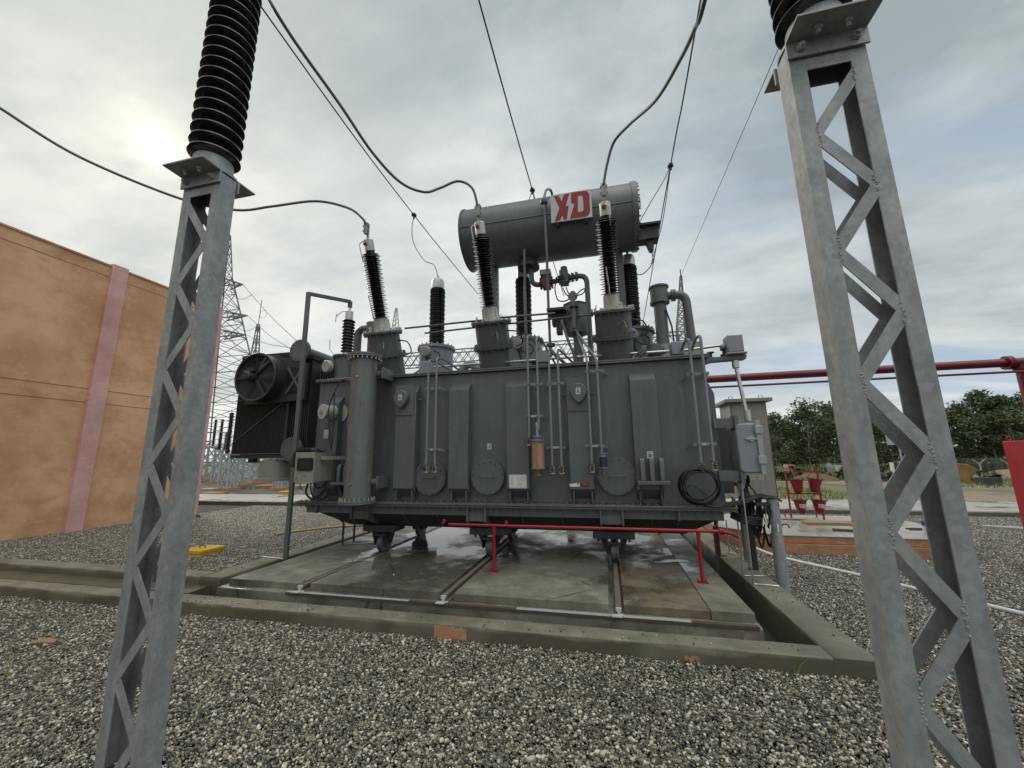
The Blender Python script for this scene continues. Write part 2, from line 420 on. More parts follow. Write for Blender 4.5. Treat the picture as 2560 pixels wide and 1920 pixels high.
cloud = mixc(nt, mixc(nt, 1., warm, ramp(nt, n_fine, [(.36, .45), (.58, 1.)]), 'MULTIPLY'), cloud, (7.9, 7.9, 7.2))
side = ramp(nt, dotn((.82, .35, -.1)), [(.25, 0.), (.95, 1.)])
gap = math_('MULTIPLY', ramp(nt, n_str, [(.45, 0.), (.54, 1.)]), math_('ADD', .1, math_('MULTIPLY', side, .85)))
blue = mixc(nt, 1., sky.outputs[0], (1.1, 1.06, 1.0), 'MULTIPLY')
blue = mixc(nt, .75, blue, (2.6, 3.65, 5.1))
skyc = mixc(nt, gap, cloud, blue)
ds = math_('MAXIMUM', dotn(SUN), 0.)
def glow(p, amp, col):
    f = math_('MULTIPLY', math_('POWER', ds, p), amp)
    c = nt.nodes.new('ShaderNodeVectorMath'); c.operation = 'SCALE'; c.inputs[0].default_value = col; nt.links.new(f, c.inputs['Scale']); return c.outputs[0]
def addv(a, b):
    n = nt.nodes.new('ShaderNodeVectorMath'); n.operation = 'ADD'; nt.links.new(a, n.inputs[0]); nt.links.new(b, n.inputs[1]); return n.outputs[0]
veil = ramp(nt, n_fine, [(.4, .35), (.6, 1.)])
halo = mixc(nt, 1., addv(glow(60, 1., (.75, .68, .42)), glow(600, 1., (2.2, 2.0, 1.35))), veil, 'MULTIPLY')
boost = ramp(nt, dotn(V((.28, -.22, .93)).normalized()), [(.8, 1.), (.97, 1.9)]); boost.node.color_ramp.elements[1].color = (1, 1, 1, 1); boost.node.color_ramp.elements[0].color = (0, 0, 0, 1)
skyc = mixc(nt, boost, skyc, (19.0, 19.6, 19.2))        # brighter patch added to the unseen sky overhead as fill light
skyc = addv(addv(addv(skyc, glow(6, 1., (.3, .27, .15))), halo), glow(4500, 1., (4.5, 4.3, 3.7)))
bg = nt.nodes.new('ShaderNodeBackground'); bg.inputs['Strength'].default_value = .1
nt.links.new(skyc, bg.inputs[0]); wo = nt.nodes.new('ShaderNodeOutputWorld'); nt.links.new(bg.outputs[0], wo.inputs[0])
sun = bpy.data.lights.new('sun', 'SUN'); sun.energy = .8; sun.angle = R(14); sun.color = (1, .95, .85)
suno = bpy.data.objects.new('sun', sun); COL.objects.link(suno); suno.rotation_euler = SUN.to_track_quat('Z', 'Y').to_euler(); suno.location = (0, 0, 30)
scene.view_settings.view_transform = 'Standard'; scene.view_settings.look = 'None'; scene.view_settings.exposure = .36; scene.view_settings.gamma = 1
scene.render.engine = 'CYCLES'; scene.cycles.max_bounces = 6; scene.cycles.use_denoising = True

# ------------------------------------------------------------------ ground, pad, kerbs
def sheet(m, x0, x1, y0, y1, z): m.add([(x0,y0,z),(x1,y0,z),(x1,y1,z),(x0,y1,z)], [(0,1,2,3)])
KX0, KX1, KO = -4.95, 1.52, 1.83          # trench inner edges left / right, outer edge of right kerb
PY1 = 9.2                                  # back of pad
g = MB()
sheet(g, -60, 60, -30, 3.66, -.015); sheet(g, KO-.02, 60, 3.66, 40, -.015); sheet(g, -60, -5.25, 4.5, 40, -.015); sheet(g, -5.25, KO-.02, PY1+.5, 40, -.015)
tag(g.build('gravel_ground', BED), kind='structure')
g = MB(); sheet(g, -500, 500, 40, 900, -.02); sheet(g, -500, -60, -200, 40, -.02); sheet(g, 60, 500, -200, 40, -.02); sheet(g, -60, 60, -200, -30, -.02)
tag(g.build('field', FIELD), kind='structure')

p = MB()                                   # pad with four slabs between the rails and a lower front ledge
PADX0, PADX1 = -4.5, 1.18
p.box(PADX0-.06, PADX1+.02, 4.3, PY1, -.4, .1495); p.rough_box(PADX0-.06, PADX1+.02, 4.05, 4.3, -.4, .15, seed=7)
RAILX = (-3.45, -1.72, .02)
xs = [PADX0, RAILX[0]-.045, RAILX[0]+.075, RAILX[1]-.07, RAILX[1]+.085, RAILX[2]-.09, RAILX[2]+.05, PADX1-.36, PADX1-.355, PADX1]
for i in (0, 2, 4, 6, 8):
    p.mat(1 if i == 6 else 0).box(xs[i], xs[i+1], 4.15 + (.01 if i % 4 else 0), PY1-.02, .1501, .222 + .003*(i % 3))
tag(p.build('concrete_pad', [PADC, BROWNC], bevel=.01), kind='structure')
for a_, b_, w_ in (((810,1428),(1015,1348),.5), ((890,1362),(1010,1338),.25), ((1120,1332),(1500,1326),1.2), ((1600,1404),(1765,1402),.34), ((1640,1352),(1735,1350),.5)):
    p0, p1 = az(*a_, .231), az(*b_, .231); d_ = (p1-p0); L_ = d_.length; m = MB(); sheet(m, -L_/2, L_/2, -w_/2, w_/2, 0)
    o = m.build('puddle', WATER); o.location = (p0+p1)/2; o.rotation_euler.z = math.atan2(d_.y, d_.x); tag(o, kind='structure')
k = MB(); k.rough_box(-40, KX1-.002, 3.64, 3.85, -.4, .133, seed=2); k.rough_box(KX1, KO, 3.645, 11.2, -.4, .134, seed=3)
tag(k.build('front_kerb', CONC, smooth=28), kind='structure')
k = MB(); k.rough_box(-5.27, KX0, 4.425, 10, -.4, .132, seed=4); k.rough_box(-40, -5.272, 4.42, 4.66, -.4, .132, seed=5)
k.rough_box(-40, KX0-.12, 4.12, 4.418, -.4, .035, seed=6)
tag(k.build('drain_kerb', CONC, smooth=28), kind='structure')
t = MB(); t.box(-40, KX1+.01, 3.8, 4.2, -.5, -.2); t.box(KX0-.1, PADX0+.02, 4.2, 10, -.5, -.2); t.box(PADX1-.02, KX1+.05, 4.2, 11, -.5, -.2)
tag(t.build('drain_trench', DARKC), kind='structure')
# render-washed patches left on the front kerb face
for (x0, x1, y0, y1, lab) in ((1085, 1166, 1566, 1602, 'large patch of orange wash on the front kerb face'), (1712, 1748, 1638, 1657, 'small patch of orange wash near the right end of the front kerb')):
    a = ay(x0, y1, 3.638); b_ = ay(x1, y0, 3.638); rr = random.Random(x0)
    m = MB(); top = []; bot = []
    for i in range(13):
        x = a.x + (b_.x-a.x)*i/12; top.append((x, 3.638, b_.z - rr.random()**2*.03)); bot.append((x + rr.uniform(-.004,.004), 3.638, a.z + rr.random()**2*.045))
    m.prism(top + bot[::-1], (0, -.003, 0)); tag(m.build('wash_patch', BRICK), lab, 'paint patch')
# steel edge angle along the ledge, painted white in stretches
m = MB(); rr = random.Random(3); x = PADX0+.9
while x < PADX1-.01:
    L = min(rr.uniform(.5, 1.1), PADX1-x); gapx = -.78 < x+L and x < -.66
    m.mat(0 if rr.random() < .7 else 1); m.box(x, x+L-.006, 4.046, 4.085+.02*rr.random(), .1505, .157); m.mat(1); m.box(x, x+L-.006, 4.043, 4.0455, .13, .1545); x += L
tag(m.build('edge_angle', [plain('worn_white_paint', (.36,.37,.35), .6), RUST]), 'white painted steel angle along the front edge of the pad', 'edge angle')
RAILM = plain('worn_rusty_rail', (.16,.13,.105), .7, .1)
for i, rx in enumerate(RAILX):
    m = MB(); y0, y1 = 4.075, PY1-.1
    prof = [(-.045,0),(.045,0),(.045,.008),(.011,.014),(.011,.036),(.026,.042),(.026,.066),(-.026,.066),(-.026,.042),(-.011,.036),(-.011,.014),(-.045,.008)]
    m.mat(0).prism([(rx+px, y0+.03, .1515+pz) for px, pz in prof], (0, y1-y0, 0))
    m.mat(1).prism([(rx+px, y0, .152+pz) for px, pz in prof], (0, .0295, 0)); m.box(rx-.06, rx+.03, 4.02, 4.074, .158, .166)
    tag(m.build('rail', [RAILM, SIGNW]), ['steel rail under the left wheels, end painted white', 'rusty steel rail under the middle wheels, in a slot of the slabs', 'rusty steel rail under the right wheels, beside the brown slab'][i], 'rail', 'rails the transformer stands on')

# ------------------------------------------------------------------ pebbles (stuff)
def pebble_tile(seed, size=.6, n=3000):
    r = np.random.default_rng(seed)
    bm_v = []; t = (1+5**.5)/2
    ico = np.array([(-1,t,0),(1,t,0),(-1,-t,0),(1,-t,0),(0,-1,t),(0,1,t),(0,-1,-t),(0,1,-t),(t,0,-1),(t,0,1),(-t,0,-1),(-t,0,1)], float)
    ico /= np.linalg.norm(ico[0])
    fa = [(0,11,5),(0,5,1),(0,1,7),(0,7,10),(0,10,11),(1,5,9),(5,11,4),(11,10,2),(10,7,6),(7,1,8),(3,9,4),(3,4,2),(3,2,6),(3,6,8),(3,8,9),(4,9,5),(2,4,11),(6,2,10),(8,6,7),(9,8,1)]
    vs = [tuple(v) for v in ico]; cache = {}; f2 = []
    def mid(a, b):
        k = (min(a,b), max(a,b))
        if k not in cache:
            m = (np.array(vs[a])+np.array(vs[b]))/2; vs.append(tuple(m/np.linalg.norm(m))); cache[k] = len(vs)-1
        return cache[k]
    for a, b, c in fa:
        x, y, z = mid(a,b), mid(b,c), mid(c,a); f2 += [(a,x,z),(b,y,x),(c,z,y),(x,y,z)]
    S = np.array(vs); F = np.array(f2); nv, nf = len(S), len(F)
    base = S[None] * (1 + r.uniform(-.13, .13, (n, nv, 1)))
    L = r.lognormal(math.log(.0088), .3, n)
    sc = np.stack([L, L*r.uniform(.62, .95, n), L*r.uniform(.42, .75, n)], 1)
    P = base*sc[:, None, :]
    az_, tx, ty = r.uniform(0, 2*np.pi, n), r.normal(0, .35, n), r.normal(0, .35, n)
    def rotm(ax_, a):
        c, s = np.cos(a), np.sin(a); o, z = np.ones_like(a), np.zeros_like(a)
        return {'x': np.stack([o,z,z, z,c,-s, z,s,c], 1), 'y': np.stack([c,z,s, z,o,z, -s,z,c], 1), 'z': np.stack([c,-s,z, s,c,z, z,z,o], 1)}[ax_].reshape(-1, 3, 3)
    M = rotm('z', az_) @ rotm('x', tx) @ rotm('y', ty)
    P = np.einsum('nij,nvj->nvi', M, P)
    pos = np.stack([r.uniform(0, size, n)-size/2, r.uniform(0, size, n)-size/2, np.abs(r.normal(.003, .007, n))], 1)
    P += pos[:, None, :]
    me = bpy.data.meshes.new('pebbles'); me.vertices.add(n*nv); me.vertices.foreach_set('co', P.ravel())
    tri = (F[None] + (np.arange(n)*nv)[:, None, None]).reshape(-1, 3)
    me.loops.add(tri.size); me.loops.foreach_set('vertex_index', tri.ravel().astype(np.int32))
    me.polygons.add(len(tri)); me.polygons.foreach_set('loop_start', np.arange(0, tri.size, 3, dtype=np.int32)); me.polygons.foreach_set('loop_total', np.full(len(tri), 3, dtype=np.int32))
    me.materials.append(PEB); me.update(calc_edges=True); me.polygons.foreach_set('use_smooth', np.ones(len(tri), bool)); me.validate()
    return bpy.data.objects.new('pebble_tile', me)
TILES = [pebble_tile(s) for s in (1, 2, 3)]
S_ = .6; pts = []; rot_ = []; idx = []
def fill(x0, x1, y0, y1, z=0.):
    nx, ny = math.ceil((x1-x0)/S_), math.ceil((y1-y0)/S_)
    for i in range(nx):
        for j in range(ny):
            pts.append((x0+(i+.5)*(x1-x0)/nx, y0+(j+.5)*(y1-y0)/ny, z + random.uniform(-.003, .003))); rot_.append(random.randrange(4)*math.pi/2); idx.append(random.randrange(3))
fill(-9.0, 3.6, .1, 3.65); fill(-12.6, -9., 1.5, 3.65); fill(1.82, 9.6, 3.65, 12.6); fill(-12.6, -5.25, 4.62, 12.4); fill(-5.25, 1.8, 9.8, 12.4)
me = bpy.data.meshes.new('gravel'); me.from_pydata(pts, [], [])
at = me.attributes.new('turn', 'FLOAT', 'POINT'); at.data.foreach_set('value', rot_)
at = me.attributes.new('pick', 'INT', 'POINT'); at.data.foreach_set('value', idx)
gr = bpy.data.objects.new('gravel', me); COL.objects.link(gr)
ng = bpy.data.node_groups.new('pebbles', 'GeometryNodeTree')
ng.interface.new_socket('Geometry', in_out='INPUT', socket_type='NodeSocketGeometry'); ng.interface.new_socket('Geometry', in_out='OUTPUT', socket_type='NodeSocketGeometry')
gi = ng.nodes.new('NodeGroupInput'); go = ng.nodes.new('NodeGroupOutput'); jn = ng.nodes.new('GeometryNodeJoinGeometry')
na = ng.nodes.new('GeometryNodeInputNamedAttribute'); na.data_type = 'FLOAT'; na.inputs[0].default_value = 'turn'
nb = ng.nodes.new('GeometryNodeInputNamedAttribute'); nb.data_type = 'INT'; nb.inputs[0].default_value = 'pick'
cv = ng.nodes.new('ShaderNodeCombineXYZ'); ng.links.new(na.outputs[0], cv.inputs[2])
for i, T in enumerate(TILES):
    oi = ng.nodes.new('GeometryNodeObjectInfo'); oi.inputs['Object'].default_value = T; oi.inputs['As Instance'].default_value = True
    cmp_ = ng.nodes.new('FunctionNodeCompare'); cmp_.data_type = 'INT'; cmp_.operation = 'EQUAL'
    ng.links.new(nb.outputs[0], cmp_.inputs[2]); cmp_.inputs[3].default_value = i
    ip = ng.nodes.new('GeometryNodeInstanceOnPoints'); ng.links.new(gi.outputs[0], ip.inputs['Points']); ng.links.new(cmp_.outputs[0], ip.inputs['Selection'])
    ng.links.new(oi.outputs['Geometry'], ip.inputs['Instance']); ng.links.new(cv.outputs[0], ip.inputs['Rotation']); ng.links.new(ip.outputs[0], jn.inputs[0])
ng.links.new(jn.outputs[0], go.inputs[0])
md = gr.modifiers.new('pebbles', 'NODES'); md.node_group = ng
tag(gr, 'grey and white river pebbles covering the yard', 'gravel', kind='stuff')

# stray pebbles kicked onto the kerbs and the pad
m = MB(); rr = random.Random(21)
for k in range(170):
    w_ = rr.random()
    if w_ < .5: x, y, z = rr.uniform(-5, 1.6), 3.66+.17*rr.random()**1.6, .134
    elif w_ < .7: x, y, z = rr.uniform(1.55, 1.82), rr.uniform(3.8, 8), .135
    elif w_ < .85: x, y, z = rr.uniform(-5.2, -4.97), rr.uniform(4.5, 8), .133
    else: x, y, z = rr.uniform(-4.4, 1.1), 4.2+3*rr.random()**2, .226
    r_ = rr.uniform(.004, .011); m.lathe([(r_*.5,-r_*.3),(r_,.2*r_),(r_*.8,.7*r_),(r_*.3,r_)], (x, y, z), (rr.uniform(-.3,.3), rr.uniform(-.3,.3), 1), 7)
tag(m.build('stray_pebbles', PEB, smooth=60), 'stray pebbles lying on the kerbs and the pad', 'gravel', kind='stuff')
# ------------------------------------------------------------------ power transformer
TX0, TX1, TY0, TY1, TZ0, TZ1 = -4.6, 1.33, 5.55, 7.35, .99, 2.87
T = thing('power_transformer', (-1.7, 6.45, .22), 'big dark grey power transformer with bushings, oil tank and fans, on rails over the pad', 'transformer')
def part(mb, name, mat, parent=None, **kw): return mb.build(name, mat, parent or T, **kw)

m = MB()
m.box(TX0, TX1, TY0, TY1, TZ0, TZ1)
m.box(TX0-.05, TX1+.05, TY0-.06, TY1+.06, TZ1+.001, TZ1+.022); m.box(TX0-.05, TX1+.05, TY0-.06, TY1+.06, TZ1+.0245, TZ1+.05)
tank = part(m, 'tank', TANK, bevel=.006)
# belly flange pair and base beam below
m = MB()
FX0, FX1, FY0, FY1 = -4.72, 1.47, 5.34, 7.55
m.box(FX0, FX1, FY0, FY1, .962, .989); m.box(FX0+.02, FX1-.01, FY0+.012, FY1, .934, .9585); 
x = FX0+.07
while x < FX1-.05:
    m.lathe([(.014, 0), (.014, .02)], (x, FY0+.05, .989), n=6); m.lathe([(.013, 0), (.013, -.026)], (x, FY0+.05, .934), n=6); m.lathe([(.006, 0), (.006, -.045)], (x, FY0+.05, .93), n=6); x += .093
part(m, 'belly_flange', TANK, bevel=.003)
m = MB()
m.box(FX0+.14, FX1-.14, 5.43, 7.4, .815, .9335); part(m, 'base_beam', TANK, bevel=.006); m = MB()
tz, bz = .815, .60                      # sloped belly under the web
m.hexa([(FX0+.3,5.5,tz-.001),(FX1-.2,5.5,tz-.001),(FX1-.2,7.4,tz-.001),(FX0+.3,7.4,tz-.001)], [(-4.0,5.75,bz),(.93,5.75,bz),(.93,7.1,bz),(-4.0,7.1,bz)])
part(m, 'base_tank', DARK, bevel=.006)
m = MB()
for zx, zy in ((495,1),(985,1),(1215,1)):
    X = ay(700+zx*.1808, 1180+540*.1808, 5.38).x; m.prism([(X-.012,5.37,.932),(X-.012,5.37,.74),(X-.012,5.5,.68),(X-.012,5.75,.62),(X-.012,5.75,.932)] if zx != 495 else [(X-.012,5.37,.932),(X-.012,5.37,.815),(X-.012,5.428,.815),(X-.012,5.428,.932)], (.024,0,0))
for px in (1168, 1213, 1502, 1557): 
    X = ay(px, 1290, 5.38).x; m.prism([(X-.012,5.37,.932),(X-.012,5.37,.74),(X-.012,5.5,.68),(X-.012,5.75,.62),(X-.012,5.75,.932)], (.024,0,0))
X = ay(1697, 1280, 5.38).x; m.prism([(X-.012,5.37,.932),(X-.012,5.37,.815),(X-.012,5.428,.815),(X-.012,5.428,.932)], (.024,0,0))
for px in (838, 1011, 1095, 1307, 1406, 1630, 1695):
    X = ay(px, 1300, 5.55).x; m.prism([(X-.008,5.52,.813),(X-.008,5.5,.79),(X-.008,5.76,.605),(X-.008,5.76,.7)], (.016,0,0))
for a, b in ((985,1215),):
    x0, x1 = ay(700+a*.1808, 1280, 5.4).x+.013, ay(700+b*.1808, 1280, 5.4).x-.013; m.box(x0, x1, 5.405, 5.43, .74, .86)
for a, b in ((1168,1213),(1502,1557)):
    x0, x1 = ay(a,1290,5.4).x+.013, ay(b,1290,5.4).x-.013; m.box(x0, x1, 5.405, 5.43, .745, .86)
build_each(m, 'jacking_lug', TANK, bevel=.003, parent=T)

# wheels
def bogie(x, y):
    m = MB(); m.box(x-.27, x+.27, y-.16, y+.16, .525, .62); m.mat(0)
    for s in (-1, 1): m.lathe([(.018,0),(.018,-.04)], (x+s*.2, y-.1, .525), n=6); 
    for s in (-1, 1):
        X = x+s*.085; m.prism([(X,y-.17,.524),(X,y+.17,.524),(X,y+.09,.33),(X,y-.09,.33)], (s*.018,0,0))
        m.prism([(x+s*.104,y-.02,.5239),(x+s*.19,y-.02,.5239),(x+s*.115,y-.02,.35),(x+s*.104,y-.02,.35)], (0,.03,0))
    m.box(x-.085, x+.085, y-.15, y-.13, .46, .485)
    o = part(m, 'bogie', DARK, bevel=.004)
    w_ = MB(); w_.lathe([(.03,-.075),(.08,-.06),(.105,-.045),(.11,-.04),(.127,-.04),(.127,.03),(.15,.036),(.15,.055),(.1,.05),(.03,.075)], (x, y, .345), (1,0,0), 28)
    w_.build('wheel', TANK, o, smooth=30)
for x in RAILX:
    bogie(x, 5.8); bogie(x, 7.05)

# vertical box stiffeners on the tank front
RIBS = []
for a, b, zt in ((325,455,945),(672,797,810),(1043,1187,788),(1443,1595,778),(1862,2035,733)):
    zm = 640+1180*.3888; x0 = ay(860+a*.3888, zm, 5.4).x; x1 = ay(860+b*.3888, zm, 5.4).x
    RIBS.append((x0, x1)); y0 = 5.40; z1 = 2.60
    m = MB()
    m.prism([(x0,5.549,1.05),(x0,y0+.10,1.10),(x0,y0,1.18),(x0,y0,z1),(x0,5.549,z1+.13)], (x1-x0,0,0))
    for xx in (x0+.03, x1-.045): m.box(xx, xx+.02, 5.42, 5.548, .9895, 1.16)
    part(m, 'stiffener', TANK, bevel=.007)
m = MB(); x0 = ay(862+.3888*5, 1000, 5.42).x
m.prism([(-4.28,5.549,1.05),(-4.28,5.5,1.1),(-4.28,5.42,1.18),(-4.28,5.42,2.5),(-4.28,5.549,2.62)], (.16,0,0)); part(m, 'stiffener', TANK, bevel=.007)
m = MB(); m.prism([(TX1,5.75,1.0),(TX1+.12,5.75,1.0),(TX1+.12,5.75,2.42),(TX1+.07,5.75,2.55),(TX1,5.75,2.6)], (0,.35,0)); part(m, 'stiffener', TANK, bevel=.006)

def sticker(x, z, w_, h, y, kind):
    m = MB(); m.box(x-w_/2, x+w_/2, y-.002, y, z-h/2, z+h/2).mat(1)
    if kind == 'person':
        m.box(x-.012*w_/.1, x+.012*w_/.1, y-.0032, y-.0021, z+h*.02, z+h*.13)
        for a, b in (((-.2,-.3),(0,-.02)),((.22,-.32),(0,-.02)),((0,-.02),(.2,-.1)),((0,.0),(-.22,-.08)),((0,.0),(.02,.1))):
            m.bar((x+a[0]*w_, y-.0028, z+a[1]*h), (x+b[0]*w_, y-.0028, z+b[1]*h), .011*w_/.1, .0008, up=(0,1,0))
    elif kind == 'cross':
        for a in range(4):
            c, s = math.cos(a*math.pi/2), math.sin(a*math.pi/2)
            m.prism([(x+c*.3*w_, y-.0022, z-.1*h+s*.3*w_), (x+c*.08*w_-s*.16*w_, y-.0022, z-.1*h+s*.08*w_+c*.16*w_), (x+c*.08*w_+s*.16*w_, y-.0022, z-.1*h+s*.08*w_-c*.16*w_)], (0,-.001,0))
    elif kind == 'arrow':
        m.box(x-.006, x+.006, y-.0032, y-.0021, z-h*.3, z+h*.1); m.ring((x, y-.002, z-h*.1), (0,1,0), w_*.25, .004, 16, 4)
    m.box(x-w_*.3, x+w_*.3, y-.0032, y-.0021, z+h*.34, z+h*.39)
    return part(m, 'sticker', [SIGNW, INK], smooth=0)
# oval covers on the 1st and 4th stiffener
for (x0, x1), cx, cy in ((RIBS[0],(375,915),(0,0)),(RIBS[3],(1508,875),(0,0))):
    c = ay(860+cx[0]*.3888, 640+cx[1]*.3888, 5.38)
    m = MB(); m.box(x0-.002, x1-.03, 5.384, 5.3995, c.z-.26, c.z+.2)
    for sgn in (x0-.08, x1+.01): m.bar((sgn, 5.46, c.z-.02), (sgn+.07, 5.46, c.z-.02), .03, .02)
    part(m, 'mounting_plate', TANK, bevel=.003)
    pr_ = []
    for k in range(24):
        a = 2*math.pi*k/24; r = .118
        xx, zz = r*math.cos(a), r*math.sin(a)
        if zz < 0: xx *= 1-.42*(-zz/r)**1.2; zz *= 1.35
        pr_.append((c.x+xx, 5.3835, c.z+zz))
    m = MB(); m.prism(pr_, (0,-.075,0)); part(m, 'oval_cover', TANK, bevel=.012)
    sticker(c.x, c.z+.005, .062, .09, 5.308, 'person')
c = ay(860+935*.3888, 640+1225*.3888, 5.549); sticker(c.x, c.z, .062, .085, 5.549, 'cross')
c = ay(860+1968*.3888, 640+1278*.3888, 5.399); sticker(c.x, c.z, .075, .09, 5.399, 'arrow')
# name plate and the red-white strip
a = ay(860+1065*.3888, 640+1488*.3888, 5.39); b = ay(860+1170*.3888, 640+1410*.3888, 5.39)
m = MB(); m.box(a.x, b.x, 5.395, 5.3995, a.z, b.z).mat(1); rr = random.Random(5)
for k in range(10):
    z = b.z-.02-(b.z-a.z-.03)*k/10; m.box(a.x+.012, a.x+.045+rr.random()*.03, 5.394, 5.3945, z-.0035, z)
    m.box(a.x+.1, a.x+.1+rr.uniform(.03,.16), 5.394, 5.3945, z-.0035, z)
m.mat(2).box(a.x-.012, b.x+.012, 5.3955, 5.3998, a.z-.014, b.z+.012)
part(m, 'name_plate', [WHITE, paint('plate_text_grey', (.25,.25,.25)), STEEL], smooth=0)
a = ay(860+1452*.3888, 640+1483*.3888, 5.39); b = ay(860+1580*.3888, 640+1462*.3888, 5.39); mid_ = (a.x+b.x)/2
m = MB(); m.box(a.x, mid_, 5.396, 5.3998, a.z, b.z).mat(1).box(mid_+.0005, b.x, 5.3958, 5.3998, a.z, b.z)
m.mat(2).box(a.x+.01, a.x+.03, 5.395, 5.3959, a.z+.03, a.z+.04); m.box(mid_-.03, mid_-.012, 5.395, 5.3959, a.z+.022, a.z+.038)
m.mat(3).box(mid_+.05, mid_+.09, 5.395, 5.3957, a.z+.026, a.z+.034)
part(m, 'marking_strip', [WHITE, REDST, INK, plain('pink_lettering', (.6,.2,.2))], smooth=0)
c = ay(560+1415*.1808, 840+1355*.1808, 5.548); m = MB(); m.box(c.x-.045, c.x+.045, 5.545, 5.5485, c.z-.07, c.z+.07).mat(1).box(c.x-.03,c.x+.03,5.5442,5.5448,c.z-.045,c.z-.02); part(m, 'sticker', [SIGNW, paint('faded_ink', (.3,.3,.28))], smooth=0)

# manhole covers
for zx, zy, zr in ((555,1425,102),(926,1420,107),(1755,1415,124)):
    c = ay(860+zx*.3888, 640+zy*.3888, 5.5); e = ay(860+(zx+zr)*.3888, 640+zy*.3888, 5.5); r = e.x-c.x
    o_ = part(MB().lathe([(r*.9,0),(r*.9,.055)], (c.x,5.549,c.z), (0,-1,0), 32).lathe([(r,0),(r,.026)], (c.x,5.494,c.z), (0,-1,0), 40).bolts((c.x,5.468,c.z), (0,-1,0), r*.9, 16, .014, .018), 'manhole_cover', TANK, bevel=.002)
    h = MB().tube(fillet([(c.x-r*.38,5.468,c.z),(c.x-r*.38,5.43,c.z),(c.x+r*.38,5.43,c.z),(c.x+r*.38,5.468,c.z)], .015), .0085, 8); part(h, 'handle', TANK, o_)

# lifting lugs with three cheeks on shelf, right, and a two-cheek one left
def lug(xs_, xsh0, xsh1, zsh, ztop):
    m = MB(); m.box(xsh0, xsh1, 5.25, 5.4, zsh-.045, zsh)
    for x in xs_: m.prism([(x,5.28,zsh+.0005),(x,5.28,ztop-.05),(x,5.31,ztop),(x,5.36,ztop),(x,5.548,ztop-.25),(x,5.548,zsh+.0005)], (.055,0,0))
    m.prism([(xs_[0],5.549,zsh-.0455),(xs_[0],5.30,zsh-.0455),(xs_[0],5.5,1.0),(xs_[0],5.549,1.0)], (.02,0,0)); m.prism([(xs_[-1],5.549,zsh-.0455),(xs_[-1],5.30,zsh-.0455),(xs_[-1],5.5,1.0),(xs_[-1],5.549,1.0)], (.02,0,0))
    part(m, 'lifting_lug', TANK, bevel=.006)
A = lambda zx, zy, Y: ay(860+zx*.3888, 640+zy*.3888, Y)
a, b = A(1890,1448,5.27), A(2095,1448,5.27); t_ = A(1925,1300,5.29)
lug([A(1925,1400,5.28).x-.03, A(1985,1400,5.28).x-.03, A(2045,1400,5.28).x-.02], a.x, b.x, a.z, t_.z)
a = ay(700+695*.1808, 1180+140*.1808, 5.27); lug([a.x+.09, a.x+.2], a.x, a.x+.33, a.z, a.z+.26)

# big spiral pipe (vertical) at the left end of the front
CX, CY, CR = -4.0, 5.2, .19
c0 = ay(893, 1256, CY); c1 = ay(913, 893, CY); CX = (c0.x+c1.x)/2
m = MB().lathe([(CR,c0.z+.02),(CR,c1.z)], (CX,CY,0), n=40)
m.lathe([(CR+.07,c0.z-.012),(CR+.07,c0.z+.01)], (CX,CY,0), n=40).lathe([(CR+.07,c0.z+.014),(CR+.07,c0.z+.034)], (CX,CY,0), n=40)
m.lathe([(CR+.07,c1.z-.03),(CR+.07,c1.z-.006)], (CX,CY,0), n=40).lathe([(CR+.07,c1.z),(CR+.07,c1.z+.024)], (CX,CY,0), n=40)
m.mat(1).bolts((CX,CY,c1.z-.03), (0,0,-1), CR+.045, 22, .013, .03); m.bolts((CX,CY,c0.z+.034), (0,0,1), CR+.045, 22, .015, .04)
m.mat(0)
for z0, ph in ((c1.z-.15,.4),(c1.z-.85,2.1)):
    m.tube([(CX+(CR+.001)*math.cos(-2.9+t*1.9), CY+(CR+.001)*math.sin(-2.9+t*1.9), z0-.62*t) for t in np.linspace(0,1,24)], .005, 5)
m.mat(1)
for zx, zy in ((150,178),(66,1358)):
    c = ay(860+zx*.2291, 900+zy*.2291, CY-CR); m.cyl((c.x,CY-CR+.03,c.z), (c.x,CY-CR-.02,c.z), .018, 10)
spiral = part(m, 'cable_riser_pipe', [CYLP, STEEL], smooth=30)
for z in (c1.z-.26, c0.z+.28):
    m = MB(); m.cyl((CX+CR-.03,5.27,z), (CX+CR+.11,5.27,z), .05, 14); m.box(CX+CR+.1, CX+CR+.125, 5.2, 5.5, z-.085, z+.085); m.bolts((CX+CR+.1,5.3,z), (-1,0,0), .06, 4, .01, .03); m.box(CX+CR+.02, CX+CR+.1, 5.35, 5.549, z-.03, z+.03)
    m.build('pipe_bracket', TANK, spiral, bevel=.003)

# vertical sampling pipes hooked over the tank lip
def valve(p, mirror=1):
    m = MB().mat(1); x, y, z = p
    m.lathe([(.04,0),(.04,-.012)], (x,y,z)).lathe([(.024,-.012),(.03,-.06),(.024,-.1)], (x,y,z)).mat(0).lathe([(.043,-.1),(.043,-.114)], (x,y,z)).mat(2)
    m.cyl((x,y-.02,z-.055), (x+.012*mirror,y-.085,z-.055), .009, 8); m.ring((x+.014*mirror,y-.088,z-.055), (0.2*mirror,-1,0), .032, .006, 14, 5)
    m.mat(0).bolts((x,y,z-.11), (0,0,1), .032, 4, .006, .11)
    return m
TRIM = paint('mid_grey_trim_paint', (.2, .215, .225), .4, .06)
PIPES = [(537,590,1000,668,652,1340,'valve','valve',(850,1245)), (1186,1247,900,508,515,1170,'none','none',(825,1030)), (1325,1383,900,612,597,1345,'valve','valve',(820,1232)), (1573,1637,900,640,640,1335,'valve','pot',(740,1222))]
